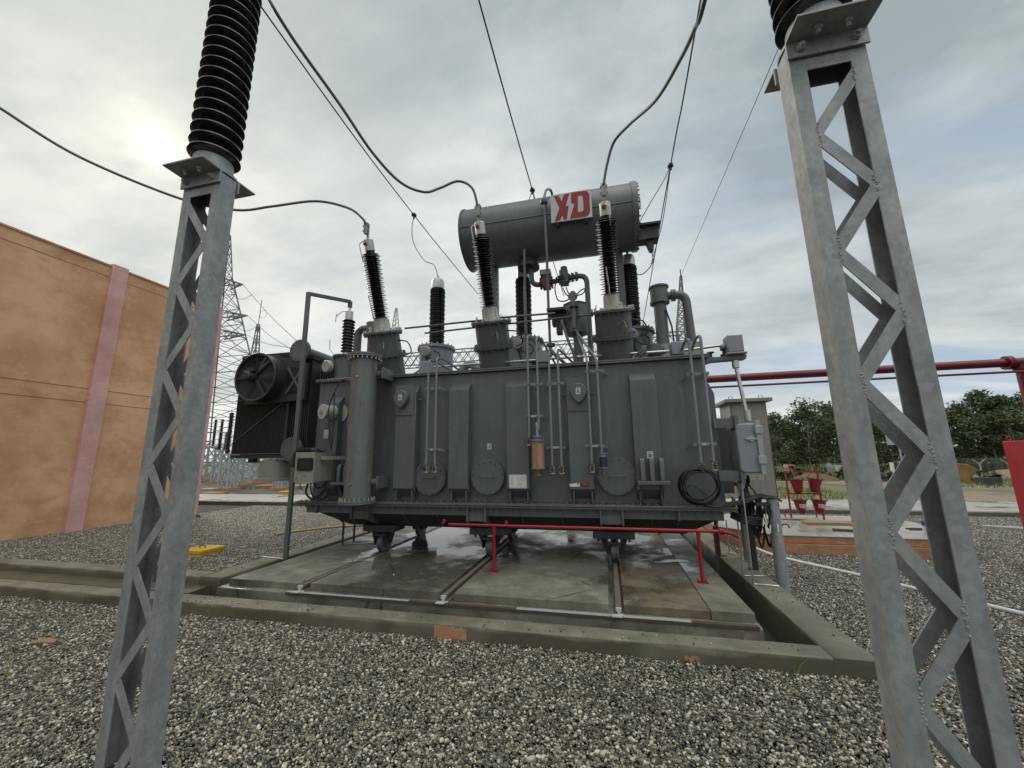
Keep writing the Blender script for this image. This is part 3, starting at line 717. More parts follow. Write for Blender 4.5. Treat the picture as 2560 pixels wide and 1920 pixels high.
for xa, xb, ym, ta, tb, yb, va, vb, brk in PIPES:
    for xx, tp, vk, s in ((xa, ta, va, -1), (xb, tb, vb, 1)):
        c = A(xx, ym, 5.33); top = A(xx, tp, 5.36); bot = A(xx, yb, 5.33); r = .016
        zb = bot.z
        if vk == 'pot': zb = A(xx,1280,5.33).z
        if (xa, xx) == (1186, xb): zb = A(xx,1115,5.33).z
        if xa == 1573:                     # these two run on up to the conservator's breather box
            ang = A(1500 if s < 0 else 1500, 480, 6.05)
            q = ay(1240+(1110 if s < 0 else 1085)*.1808, 640+(1060 if s < 0 else 1010)*.1808, 5.95)
            pts_ = [(c.x,5.33,zb),(c.x,5.33,A(xx,660,5.33).z),q+V((.0,0,.0)), q+V((.0,.05,.35))]
        else: pts_ = [(c.x,5.33,zb),(c.x,5.33,top.z),(c.x+.04,5.55,top.z+.0),(c.x+.22,5.9,2.95)]
        m = MB().tube(fillet(pts_, .09, 6), r, 10); o_ = part(m, 'sampling_pipe', TRIM)
        if vk == 'valve': valve((c.x,5.33,zb), s).build('valve', [STEEL, BRASS, INK], o_)
    for k, by in enumerate(brk):
        a, b = A(xa,by,5.33), A(xb,by,5.33); w_ = b.x-a.x
        m = MB(); m.box(a.x-.05, b.x+.06, 5.352, 5.358, a.z-.018, a.z+.018)
        m.bar((b.x+.055,5.355,a.z), (b.x+.12,5.55,a.z-.02), .006, .036); m.bar((a.x-.047,5.355,a.z), (a.x-.03,5.55,a.z-.02), .006, .036)
        for q in (a, b): m.ring((q.x,5.33,q.z), (0,0,1), .019, .005, 14, 5)
        if k: m.mat(1).box(a.x+.035, a.x+.075, 5.349, 5.3515, a.z-.012, a.z+.012); m.box(a.x+.085, a.x+.125, 5.349, 5.3515, a.z-.012, a.z+.012)
        part(m, 'pipe_bracket', [TRIM, SIGNW], smooth=30)
C6 = lambda zx, zy, Y: ay(1640+zx*.2291, 900+zy*.2291, Y)
for (tx, ty), (bx, by), s in (((1723,846),(1753,1157),-1), ((1749,838),(1784,1152),1)):
    bt = ay(bx, by, 5.33); tp = ay(tx, ty, 5.36)
    m = MB().tube(fillet([(bt.x,5.33,bt.z),(bt.x,5.33,tp.z),(bt.x-.02,5.52,tp.z),(bt.x-.06,5.8,2.95)], .08, 6), .018, 10); o_ = part(m, 'sampling_pipe', TRIM)
    valve((bt.x,5.33,bt.z), s).build('valve', [STEEL, BRASS, INK], o_)
for by, lab in ((150,0),(918,1)):
    a, b = C6(395,by,5.33), C6(520,by,5.33); m = MB()
    if lab: a, b = C6(470,by,5.33), C6(600,by,5.33)
    m.box(a.x-.06, b.x+.07, 5.352, 5.358, a.z-.02, a.z+.02); m.bar((a.x-.058,5.355,a.z), (a.x-.1,5.55,a.z-.05), .006, .04); m.bar((b.x+.066,5.355,a.z), (b.x+.05,5.55,a.z), .006, .04)
    for q in (a, b): m.ring((q.x,5.33,q.z), (0,0,1), .021, .005, 14, 5)
    if lab: m.mat(1).box(a.x+.04,a.x+.085,5.349,5.3515,a.z-.014,a.z+.014); m.box(a.x+.1,a.x+.14,5.349,5.3515,a.z-.014,a.z+.014)
    part(m, 'pipe_bracket', [TRIM, SIGNW], smooth=30)
# orange silica gel breather
c = A(1245,1270,5.26); zt, zb = A(1245,1190,5.26).z, A(1245,1362,5.26).z
m = MB().lathe([(.082,zb-.015),(.09,zb-.015),(.09,zb+.012),(.082,zb+.012)], (c.x,5.26,0), n=28).lathe([(.088,zt),(.088,zt+.02)], (c.x,5.26,0), n=28).lathe([(.05,zt+.02),(.05,zt+.05),(.075,zt+.05),(.075,zt+.065),(.03,zt+.07)], (c.x,5.26,0), n=28)
for k in range(3):
    a = 2*math.pi*(k/3+.08); m.cyl((c.x+.086*math.cos(a),5.26+.086*math.sin(a),zb), (c.x+.086*math.cos(a),5.26+.086*math.sin(a),zt+.05), .006, 6)
br = part(m, 'breather', TRIM, smooth=30)
MB().lathe([(.074,zb+.004),(.074,zt-.035)], (c.x,5.26,0), n=28).build('silica_gel', ORANGEGEL, br)
MB().lathe([(.079,zb+.002),(.079,zt)], (c.x,5.26,0), n=28, cap=False).build('glass_jar', GLASS, br)
m = MB().lathe([(.05,zb-.016),(.045,zb-.07),(.06,zb-.075),(.06,zb-.11),(.02,zb-.12)], (c.x,5.26,0), n=24); m.build('brass_cup', BRASS, br)
e = A(1247,1110,5.33); MB().tube(fillet([(e.x,5.33,e.z+.015),(e.x-.02,5.3,e.z+.07),(c.x,5.26,e.z+.05),(c.x,5.26,zt+.06)], .05), .018, 10).build('elbow_pipe', BOXP, br)
v_ = A(1186,1165,5.3); valve((v_.x,5.33,v_.z), -1).build('valve', [STEEL, BRASS, INK], br)
c = A(1667,1320,5.33); zt, zb = A(1667,1292,5.33).z, A(1667,1358,5.33).z
m = MB().lathe([(.05,zb-.012),(.05,zb)], (c.x,5.33,0), n=24).lathe([(.05,zt),(.05,zt+.012)], (c.x,5.33,0)).lathe([(.035,zt+.012),(.035,zt+.04),(.048,zt+.04),(.048,zt+.05)], (c.x,5.33,0)); br = part(m, 'small_breather', TRIM)
MB().lathe([(.045,zb),(.045,zt)], (c.x,5.33,0), n=24).build('silica_gel', BLUEGEL, br); MB().lathe([(.02,zb-.012),(.02,zb-.06),(.03,zb-.06),(.03,zb-.085)], (c.x,5.33,0)).build('brass_cup', BRASS, br)

# ---- bushings
def shed_profile(z0, z1, core, r1, r2, n):
    pr = [(core, z0)]; p = (z1-z0)/n
    for i in range(n):
        z = z0+p*i; r = r1 if i % 2 == 0 else r2
        pr += [(core, z+p*.28), (r-.004, z+p*.42), (r, z+p*.5), (r-.004, z+p*.62), (core, z+p*.95)]
    return pr + [(core, z1)]
D = V((-.0175, -.342, .94)).normalized()
HVT = []
for i, (bx, px0) in enumerate(((-3.55,0),(-1.652,1),(.2,2))):
    b = V((bx, 5.95, 2.98))
    m = MB(); m.lathe([(.265,-.32),(.265,.36)], b, D, 36).lathe([(.325,.36),(.325,.385)], b, D, 36).lathe([(.325,.389),(.325,.414)], b, D, 36).lathe([(.262,.414),(.262,.75)], b, D, 36)
    m.lathe([(.32,.75),(.32,.782)], b, D, 36).mat(1).lathe([(.25,.782),(.25,.8)], b, D, 32).lathe([(.15,.8),(.15,.82)], b, D, 24)
    m.mat(0).bolts(b+D*.36, -D, .298, 20, .014, .03); m.bolts(b+D*.414, D, .298, 20, .014, .03); m.bolts(b+D*.75, -D, .296, 16, .014, .035); m.mat(1).bolts(b+D*.782, D, .296, 16, .017, .045)
    for k in range(3):
        a = 2*math.pi*k/3+.5; u, v, w_ = basis(D); m.ring(b+D*.845+(u*math.cos(a)+v*math.sin(a))*.23, u*math.cos(a)+v*math.sin(a), .03, .008, 14, 6)
    m.mat(2).tube(spline([b+D*.5+V((.05,-.262,-.03)), b+D*.5+V((.13,-.28,.02)), b+D*.42+V((.16,-.35,-.02)), b+D*.34+V((.13,-.27,-.0)), b+D*.3+V((.06,-.26,.03))], 5), .008, 6)
    m.tube([b+D*.7+V((-.05,-.255,-.0)), b+D*.7+V((.02,-.262,.0))], .012, 6)
    m.mat(3).tube(spline([b+D*.62+V((.26,.0,.0)), b+D*.6+V((.42,0,-.02)), b+D*.45+V((.47,0,-.03)), b+D*.36+V((.36,.0,-.0))], 6), .011, 6)
    tu = part(m, 'turret', [TANK, ALU, paint('yellow_green_wire', (.25,.24,.1)), BLACK], smooth=30)
    m = MB().lathe([(.12,.815),(.115,1.0),(.1,1.0),(.1,1.02)], b, D, 28)
    for k in range(6):
        a = k*1.05; u, v, w_ = basis(D); m.bar(b+D*.82+(u*math.cos(a)+v*math.sin(a))*.12, b+D*.98+(u*math.cos(a)+v*math.sin(a))*.118, .02, .02)
    u_, v_, _ = basis(D)
    rod = MB().tube([b+D*.82+V((-.02,-.17,0)), b+D*1.05+V((-.03,-.2,.0)), b+D*1.3+V((-.05,-.2,.02))], .009, 6)
    bu = part(m, 'bushing', ALU, smooth=30)
    rod.build('arcing_rod', STEEL, bu)
    MB().lathe(shed_profile(1.0,2.06,.083,.15,.128,30), b, D, 32).lathe([(.07,2.06),(.07,2.1)], b, D).build('insulator', PORC, bu, smooth=25)
    m = MB().lathe([(.078,2.1),(.078,2.27),(.06,2.285)], b, D, 24); m.mat(1).cyl(b+D*2.2+V((-.02,-.074,-.025)), b+D*2.2+V((-.02,-.09,-.03)), .03, 14)
    m.mat(2).lathe([(.02,2.285),(.02,2.4)], b, D, 10).box(*(lambda p: (p.x-.035,p.x+.035,p.y-.03,p.y+.03,p.z-.09,p.z+.09))(b+D*2.45))
    for s in (-1,1): m.cyl(b+D*2.45+V((-.05,-.01,s*.045)), b+D*2.45+V((.05,-.01,s*.045)), .022, 8)
    m.build('terminal_cap', [ALU, REDST, GALV], bu, smooth=30)
    MB().tube([b+D*2.27+V((-.02,-.05,-.02)), b+D*2.2+V((-.1 if i < 2 else .05,-.11,-.03)), b+D*2.17+V((-.1 if i < 2 else .05,-.12,-.03)), b+D*1.9+V((-.1 if i < 2 else .05,-.1,0))], .008, 6).build('arcing_rod', STEEL, bu)
    HVT.append(b+D*2.52)

LVT = []
for i, (px, py) in enumerate(((1090,850),(1311,828),(1578,640))):
    c = ay(px, py, 7.05); bx = (ay(1090,930,7.05).x, ay(1311,860,7.05).x, .56)[i]; zt = 3.75
    m = MB().lathe([(.33,2.6),(.33,zt-.03)], (bx,7.05,0), n=36).lathe([(.37,zt-.03),(.37,zt+.02)], (bx,7.05,0), n=36).bolts((bx,7.05,zt-.03), (0,0,-1), .348, 20, .014, .03).bolts((bx,7.05,zt+.02), (0,0,1), .348, 20, .014, .03)
    tu = part(m, 'turret', BOXP if i < 2 else TANK, smooth=30)
    m = MB().lathe([(.09,0),(.1,.0),(.1,.11),(.09,.12)], (bx-.05,6.73,zt-.12), (0,-1,-.25), 20); m.lathe([(.08,.12),(.08,.125)], (bx-.05,6.73,zt-.12), (0,-1,-.25), 20); m.build('terminal_box', PALEB, tu, smooth=30)
    MB().tube(spline([(bx-.02,6.65,zt-.2),(bx+.08,6.66,zt-.3),(bx+.2,6.7,zt-.32),(bx+.22,6.7,zt-.2),(bx+.1,6.7,zt-.12)], 6), .012, 6).tube(spline([(bx-.06,6.68,zt-.2),(bx+.02,6.7,zt-.45),(bx+.1,6.7,zt-.75)], 5), .012, 6).build('control_wire', BLACK, tu)
    bu = part(MB().lathe([(.17,zt+.02),(.17,zt+.05)], (bx,7.05,0), n=28), 'bushing', ALU, smooth=30)
    h = 1.28
    MB().lathe(shed_profile(zt+.05,zt+h,.128,.158,.15,26), (bx,7.05,0), n=32).build('insulator', PORC, bu, smooth=25)
    MB().lathe([(.13,zt+h),(.132,zt+h+.14),(.11,zt+h+.2),(.03,zt+h+.22),(.03,zt+h+.28)], (bx,7.05,0), n=28).build('terminal_cap', plain('pale_cap', (.7,.7,.68), .3) if not i else ALU, bu, smooth=40)
    LVT.append(V((bx,7.05,zt+h+.27)))
# small neutral bushing at the left end
nb = ay(875, 765, 6.2); nx = nb.x
zb_ = ay(868, 892, 6.2).z
m = MB().lathe([(.2,2.7),(.2,zb_-.03)], (nx,6.2,0), n=28).lathe([(.24,zb_-.03),(.24,zb_)], (nx,6.2,0), n=28).bolts((nx,6.2,zb_-.03), (0,0,-1), .22, 14, .013, .03).lathe([(.26,2.92),(.26,2.95)], (nx,6.2,0), n=28)
tu = part(m, 'turret', TANK, smooth=30); bu = part(MB().lathe([(.075,zb_),(.075,zb_+.07),(.06,zb_+.07)], (nx,6.2,0)), 'bushing', ALU, smooth=30)
zt_ = ay(877, 800, 6.2).z
MB().lathe(shed_profile(zb_+.07,zt_,.075,.118,.112,11), (nx,6.2,0), n=28).build('insulator', PORC, bu, smooth=25)
MB().lathe([(.07,zt_),(.072,zt_+.16),(.055,zt_+.18),(.02,zt_+.18),(.02,zt_+.26)], (nx,6.2,0)).build('terminal_cap', ALU, bu, smooth=30)
MB().tube([(nx,6.15,zt_+.16),(nx-.1,6.1,zt_+.14),(nx-.17,6.08,zt_+.06),(nx-.19,6.08,zt_+.06)], .007, 6).tube([(nx-.19,6.08,zt_+.1),(nx-.2,6.08,zt_-.06)], .008, 6).tube([(nx-.12,6.0,zb_),(nx-.2,5.98,zb_+.1),(nx-.21,5.98,zb_+.28)], .008, 6).build('arcing_rod', STEEL, bu)
NEUT = V((nx,6.2,zt_+.25))
m = MB().lathe([(.1,0),(.11,.01),(.11,.09),(.1,.1)], (nx-.18,6.0,zb_-.22), (-.3,-1,-.1), 22); part(m, 'terminal_box', PALEB, smooth=30)

# ---- conservator tank
KY, KZ, KR = 6.6, 5.715, .562
kx0, kx1 = ay(1172, 590, 6.6).x, ay(1585, 520, 6.6).x
m = MB().lathe([(KR-.05,0),(KR,.0),(KR,kx1-kx0),(KR-.05,kx1-kx0)], (kx0,KY,KZ), (1,0,0), 56)
m.lathe([(KR+.018,.0),(KR+.018,.03)], (kx0,KY,KZ), (1,0,0), 56); m.lathe([(KR+.022,kx1-kx0-.07),(KR+.022,kx1-kx0+.02)], (kx0,KY,KZ), (1,0,0), 56)
m.bolts((kx1+.02,KY,KZ), (1,0,0), KR-.02, 30, .014, .03)
a = R(-5); m.tube([(kx0,KY-(KR+.003)*math.cos(a),KZ+(KR+.003)*math.sin(a)), (kx1,KY-(KR+.003)*math.cos(a),KZ+(KR+.003)*math.sin(a))], .011, 6)
cons = part(m, 'conservator', TANK, smooth=30)
m = MB()
for px in (1238, 1552):
    X = ay(px, 700, 6.75).x; m.box(X-.06, X+.06, 6.7, 6.8, 2.9, KZ-.3)
m.build('support_leg', TANK, cons, bevel=.004)
m = MB(); X = ay(1630, 590, KY).x; zz = ay(1612, 600, KY).z
m.box(kx1+.02, kx1+.36, KY-.32, KY-.3+.35, zz+.1, zz+.14); m.box(kx1+.0, kx1+.33, KY-.25, KY-.02, zz-.12, zz+.0998); m.prism([(kx1+.12,KY-.2,zz-.1205),(kx1+.26,KY-.2,zz-.1205),(kx1+.24,KY-.2,zz-.3),(kx1+.18,KY-.2,zz-.3)], (0,.12,0)); m.build('level_gauge', DARK, cons, bevel=.004)
m = MB().tube(fillet([(kx1+.02,KY-.3,KZ+.18),(kx1+.07,KY-.3,KZ+.18),(kx1+.07,KY-.3,KZ+.0),(kx1+.02,KY-.3,KZ+.0)], .02), .01, 6); m.build('handle', TANK, cons)
# pipe over the conservator and down in front
cx_ = ay(1366, 560, KY-KR).x
m = MB().tube(fillet([(cx_+.08,KY-.1,KZ+KR-.02),(cx_+.06,KY-.22,KZ+KR+.1),(cx_-.0,KY-.45,KZ+KR-.05),(cx_-.02,KY-KR-.07,KZ+.2),(cx_,KY-KR-.07,4.9),(ay(1374,860,6.0).x,6.0,4.2),(ay(1376,880,5.98).x,5.98,3.2)], .12), .022, 10)
q = V((cx_-.02,KY-KR-.07,KZ+.12)); m.lathe([(.06,0),(.06,.016)], q, n=18).lathe([(.06,.024),(.06,.04)], q, n=18).lathe([(.035,-.02),(.035,.06)], q, n=14)
q = ay(1377,866,5.98); m.lathe([(.07,0),(.07,.016)], q, n=18).lathe([(.07,.024),(.07,.04)], q, n=18)
m.build('vent_pipe', TANK, cons, smooth=30)
m = MB(); X = ay(1312, 700, 6.25).x; m.tube(fillet([(X+.1,6.5,5.18),(X+.0,6.3,5.26),(X,6.25,5.1),(X,6.25,3.25)], .08), .024, 10); m.build('vent_pipe', TANK, cons, smooth=30)
m = MB(); X = ay(1312,660,6.55).x; m.lathe([(.2,0),(.2,.05)], (X+.06,6.6,5.0), n=28).lathe([(.17,.05),(.15,.2)], (X+.06,6.6,5.0), n=28); m.build('sump_flange', DARK, cons, smooth=30)
for x in (-.55, -.3): pass
m = MB(); q = ay(1400,470,KY); m.cyl((q.x-.02,KY,KZ+KR-.01),(q.x-.02,KY,KZ+KR+.08),.03); m.ring((q.x-.02,KY,KZ+KR+.11),(0,1,0),.03,.008); m.box(q.x-.12,q.x-.09,KY-.02,KY+.02,KZ+KR-.01,KZ+KR+.05); m.build('top_valve', DARK, cons)
# sign on the conservator
def S(u, v): return ay(1376+104*u/1.0, 489+ (-16.5*u) + (68-.0*u)*v, KY-KR-.06)
s00 = ay(1375.9, 488.7, KY-KR-.06); s11 = ay(1481.3, 539.6, KY-KR-.06); W_, H_ = s11.x-s00.x, s00.z-s11.z
s01 = ay(1378, 557, KY-KR-.06); H_ = s00.z-s01.z; SY = KY-KR-.06
P_ = lambda u, v, dy=0.: (s00.x+u*W_, SY-dy, s00.z-v*H_)
m = MB(); m.prism([P_(0,0),P_(1,0),P_(1,1),P_(0,1)], (0,.025,0)).mat(1)
for xx in (.15,.85):
    m.mat(2); X = s00.x+xx*W_; m.box(X-.02, X+.02, SY+.0255, SY+.2, s01.z-.04, s01.z+.0)
m.mat(1)
XL = [(.085,.045),(.205,.05),(.275,.29),(.335,.05),(.475,.03),(.365,.475),(.44,.48),(.385,.965),(.315,.965),(.278,.80),(.215,.97),(.08,.975),(.212,.51)]
DL = [(.515,.03),(.82,.03),(.88,.05),(.92,.1),(.95,.2),(.95,.78),(.93,.87),(.89,.94),(.83,.965),(.455,.965),(.585,.43),(.505,.415)]
DH = [(.675,.20),(.755,.20),(.785,.23),(.795,.27),(.795,.70),(.785,.74),(.755,.77),(.66,.77)]
m.prism([P_(u,v,.001) for u, v in XL], (0,-.0015,0)); m.prism([P_(u,v,.001) for u, v in DL], (0,-.0015,0)); m.mat(0).prism([P_(u,v,.003) for u, v in DH], (0,-.0012,0))
m.build('sign_board', [SIGNW, REDST, DARK], cons, smooth=0)

# ---- oil pipe between conservator and tank with red valve and relay
Z2 = lambda zx, zy, Y: ay(1240+zx*.1808, 640+zy*.1808, Y)
a = Z2(490,240,6.6); b = Z2(500,420,6.6); c = Z2(1240,365,6.6); d = Z2(1290,1360,6.6)
m = MB().tube(fillet([(a.x,6.6,5.1),(a.x,6.6,b.z),(c.x+.02,6.6,b.z+.11),(c.x+.03,6.6,2.9)], .17, 7), .046, 14)
zl = lambda X: b.z + .11*(X-a.x)/(c.x-a.x)
for zx in (880,1005,1055,1110,): X = Z2(zx,380,6.6).x; m.lathe([(.085,-.012),(.085,.012)], (X,6.6,zl(X)), (1,0,0), 20); m.bolts((X+.012,6.6,zl(X)), (1,0,0), .07, 6, .011, .025)
m.lathe([(.1,-.012),(.1,.012)], (a.x,6.6,5.02), n=20)
op = part(m, 'oil_pipe', TANK, smooth=30)
X = Z2(700,400,6.6).x; z = zl(X)
m = MB()
for s in (-1,1): m.lathe([(.11,-.014),(.11,.014)], (X+s*.1,6.6,z), (1,0,0), 20)
m.box(X-.07, X+.07, 6.5, 6.7, z-.1, z+.11); m.mat(1).box(X-.1, X+.09, 6.47, 6.67, z+.112, z+.21)
m.build('red_valve', [REDP, BEIGE], op, bevel=.006)
X = Z2(945,350,6.6).x; z = zl(X)
m = MB(); m.box(X-.075, X+.075, 6.48, 6.7, z-.1, z+.13); m.lathe([(.06,0),(.06,.1)], (X,6.6,z+.13), n=16); m.lathe([(.05,0),(.05,.03)], (X-.01,6.48,z-.01), (0,-1,0), 16); m.build('gas_relay', paint('dull_green_relay_paint', (.1,.12,.115)), op, bevel=.01)
m = MB()
for pts_ in ([(760,330),(860,330),(830,300),(920,270)], [(930,280),(820,400),(850,600),(960,620),(1060,560)], [(920,440),(980,540),(1060,550)], [(970,430),(1000,510),(1060,540)], [(1110,540),(1180,470),(1240,450)], [(1110,550),(1200,520),(1240,455)]):
    m.tube(spline([Z2(zx,zy,6.45) for zx, zy in pts_], 6), .011, 6)
m.build('control_wire', BLACK, op)
# octagonal box on post, with small shelf box
c = Z2(1100,820,6.1); zt, zb = Z2(1100,690,6.1).z, Z2(1120,1090,6.1).z; r = .19
oc = lambda z, r: [(c.x+r*math.cos(R(22.5+45*k)), 6.1+r*.9*math.sin(R(22.5+45*k)), z) for k in range(8)]
m = MB().hexa(oc(zb,r), oc(zt,r)); m.hexa(oc(zt+.001,r*1.06), oc(zt+.02,r*1.06)); ob = part(m, 'pressure_box', TANK, bevel=.005)
X = Z2(1140,1250,6.1).x; MB().box(X-.07, X+.07, 6.03, 6.17, 2.9, zb-.001).build('support_post', TANK, ob, bevel=.004)
q = Z2(1075,560,6.0); m = MB().tube(fillet([(c.x-.04,6.08,zt),(c.x-.04,6.08,q.z+.12),(c.x-.04,6.3,q.z+.12)], .08), .035, 12).lathe([(.08,0),(.08,.02)], (c.x-.04,6.22,q.z+.1), (0,1,0), 18)
q2 = Z2(1072,700,5.84); m.lathe([(.075,-.01),(.075,.012)], (q2.x,5.84,q2.z), n=18).lathe([(.075,.02),(.075,.04)], (q2.x,5.84,q2.z), n=18); m.tube([(q2.x,5.84,q2.z+.25),(q2.x,5.84,q2.z-.35)], .03, 10); m.build('elbow_pipe', TANK, ob, smooth=30)
a = Z2(730,820,6.1); b = Z2(960,800,6.1); m = MB(); m.box(a.x, b.x+.02, 5.85, 6.2, a.z-.015, a.z+.03); m.box(a.x+.06, b.x+.02, 6.0, 6.16, a.z-.2, a.z-.0155); m.box(b.x-.14, b.x-.05, 5.95, 6.1, a.z-.36, a.z-.2005); m.build('shelf_box', DARK, ob, bevel=.004)

# top rails, shafts and fittings along the tank cover
m = MB()
y_ = 5.75; a = ay(900+1015*.1808, 860+320*.1808, y_); b = ay(1660, 880, y_); b2 = ay(1800, 866, y_)
m.tube([a, ay(1345,900,y_)], .02, 8).tube([ay(1368,897,y_), ay(1673,878,y_)], .02, 8).tube([ay(1709,876,y_), ay(1805,863,y_)], .02, 8)
build_each(m, 'drive_shaft', STEEL, smooth=30, parent=T)
m = MB()
for px, py in ((1357,895),(1692,874)):
    q = ay(px, py, y_); m.box(q.x-.085, q.x+.085, y_-.09, y_+.09, q.z-.09, q.z+.1); m.box(q.x-.06, q.x+.06, y_-.06, y_+.06, 2.92, q.z-.0905)
q = ay(900+915*.1808, 860+320*.1808, y_); m.box(q.x-.09, q.x+.07, y_-.06, y_+.08, q.z-.12, q.z+.09); m.box(q.x-.04, q.x+.04, y_-.04, y_+.04, 2.92, q.z-.1205)
build_each(m, 'gear_box', BOXP, bevel=.015, parent=T)
q = ay(1833, 863, y_); m = MB(); m.box(q.x-.1, q.x+.1, y_-.1, y_+.1, q.z-.12, q.z+.12); m.cyl((q.x-.17,y_,q.z-.01),(q.x-.1,y_,q.z-.01),.035); m.box(q.x-.12, q.x+.13, y_-.12, y_+.12, q.z-.15, q.z-.121); gb = part(m, 'gear_box', BOXP, bevel=.02)
m = MB(); zarm = q.z-.19
m.prism([(TX1-.02,y_-.05,2.93),(TX1-.02,y_-.05,2.8),(q.x-.3,y_-.05,zarm-.03),(q.x+.12,y_-.05,zarm-.02),(q.x+.14,y_-.05,zarm+.035),(q.x-.3,y_-.05,zarm+.03)], (0,.12,0)); m.build('support_arm', TANK, gb, bevel=.004)
lo = C6(945,680,5.62); sh = MB().cyl((q.x,y_,zarm-.03),(q.x,y_,zarm-.13),.045,12).tube([(q.x,y_,zarm-.1),(q.x+.04,5.62+.05,lo.z+.05)], .024, 10).cyl((q.x+.037,5.66,lo.z+.16),(q.x+.04,5.66,lo.z+.02),.04,12); part(sh, 'drive_shaft', STEEL, smooth=30)
m = MB(); q_ = ay(1796, 838+40, 5.95)
for px, py, s in ((1776,884,1),(1809,876,1.4)): q_ = ay(px, py, 5.8); m.lathe([(.02,-.08),(.02,.0),(.05,.005),(.05,.018)], q_, n=12); m.lathe([(.04,-.11),(.05,-.06),(.03,-.05)], q_, n=12)
build_each(m, 'hand_valve', DARK, parent=T)
m = MB(); a = ay(1600,874,6.5); m.box(ay(1603,870,6.6).x, ay(1745,850,6.6).x, 6.4, 7.1, 2.93, 3.34); part(m, 'cover_box', BEIGE, bevel=.006)
m = MB(); q = ay(1636, 885, 5.95); m.lathe([(.17,2.925),(.17,2.96),(.11,2.98),(.11,3.07),(.17,3.08),(.17,3.11),(.12,3.13),(.12,3.2),(.02,3.24)], (q.x,5.95,0), n=28).bolts((q.x,5.95,3.11),(0,0,1),.15,10,.012,.03); part(m, 'tap_changer_head', TANK, smooth=30)
q = ay(1335, 897, 6.0); m = MB().lathe([(.17,2.925),(.17,2.96),(.11,2.98),(.11,3.05),(.16,3.06),(.16,3.09)], (q.x,6.0,0), n=28).bolts((q.x,6.0,3.09),(0,0,1),.14,10,.012,.03); part(m, 'tap_changer_head', TANK, smooth=30)
q = ay(1185, 905, 6.3); m = MB().tube(fillet([(q.x-.25,6.3,2.9),(q.x-.22,6.3,3.15),(q.x-.05,6.3,3.22),(q.x+.25,6.3,2.95)], .1), .07, 14); part(m, 'oil_elbow', BOXP, smooth=30)
m = MB()
for a, b, Y in ((ay(1062,833,5.9), ay(1560,777,5.9),5.9),(ay(1012,821,5.45), ay(1210,800,5.45),5.45),(ay(1250,794,5.45), ay(1388,783,5.45),5.45)): m.tube([a, b], .016, 8)
build_each(m, 'tie_pipe', TANK, parent=T)
m = MB()                                     # loose conduits and odds on the cover
for pts_, r in (([(1376,924),(1384,934),(1420,934),(1438,918),(1441,890)], .016), ([(1372,870),(1400,895),(1432,925)], .014), ([(1403,800),(1420,850),(1434,885),(1437,905)], .02), ([(1455,850),(1478,880),(1490,905)], .016), ([(1580,895),(1598,880),(1612,868)], .014), ([(1582,905),(1600,888),(1616,874)], .014), ([(1585,915),(1604,896),(1622,882)], .014), ([(1030,938),(1050,925),(1063,915)], .016)):
    m.tube(spline([ay(x, y, 5.72) for x, y in pts_], 6), r, 7)
build_each(m, 'conduit', WIRE, parent=T)
m = MB(); rr = random.Random(4)
for k in range(36):
    x = rr.uniform(-2.9, 1.2); y = rr.uniform(5.6, 6.6); h = rr.uniform(.03, .12)
    if rr.random() < .5: m.box(x, x+rr.uniform(.04,.2), y, y+.08, 2.921, 2.921+h)
    else: m.lathe([(.03,2.921),(.03,2.921+h),(.018,2.921+h+.03)], (x,y,0), n=10)
build_each(m, 'cover_fitting', TANK, bevel=.003, parent=T)
m = MB(); m.box(-1.1, .1, 6.02, 6.04, 2.9205, 3.02); part(m, 'lip_plate', TANK)

# tall elbow pipes (left behind turret, right end)
Z3 = lambda zx, zy, Y: ay(1560+zx*.1808, 700+zy*.1808, Y)
q = Z3(510,500,6.6); t_ = Z3(505,230,6.6); e = Z3(910,380,6.6); m = MB().lathe([(.1,2.9),(.1,t_.z-.13),(.155,t_.z-.13),(.155,t_.z-.09),(.14,t_.z-.085),(.14,t_.z+.14),(.16,t_.z+.14),(.16,t_.z+.17)], (q.x,6.6,0), n=28)
m.lathe([(.1,-.015),(.1,.015)], (q.x+.2,6.6,t_.z-.0), (1,0,0), 20); m.lathe([(.1,.025),(.1,.05)], (q.x+.2,6.6,t_.z-.0), (1,0,0), 20); m.tube(fillet([(q.x+.1,6.6,t_.z),(e.x-.05,6.6,t_.z),(e.x,6.6,2.9)], .22, 8), .068, 14); part(m, 'relief_pipe', TANK, smooth=30)
m = MB().tube([Z3(575,400,6.5), Z3(660,640,6.5), Z3(690,850,6.5)], .014, 6); build_each(m, 'control_wire', BLACK, parent=T)
q = ay(905, 810, 6.7); zt = ay(920, 822, 6.7).z; m = MB().tube(fillet([(ay(893,870,6.7).x,6.7,2.9),(ay(893,870,6.7).x,6.7,zt),(ay(925,822,6.7).x,6.7,zt)], .15, 7), .075, 14); X = ay(931,870,6.7).x; m.lathe([(.1,2.9),(.1,zt-.1),(.14,zt-.1),(.14,zt+.1)], (X,6.7,0), n=24); part(m, 'relief_pipe', TANK, smooth=30)
m = MB().tube([ay(840,895,6.6), ay(960,885,6.6)], .075, 14); part(m, 'oil_pipe', BOXP, smooth=30)
m = MB(); q = ay(990, 785, 6.3); 
for s in (-.08, 0, .08): m.bar((q.x+s, 6.3, q.z-.35), (q.x+s*.2, 6.3, q.z+.12), .014)
for k in range(5): z = q.z-.3+k*.08; m.bar((q.x-.07+.011*k,6.3,z), (q.x+.07-.011*k,6.3,z+.05), .01)
part(m, 'arcing_rod', STEEL)

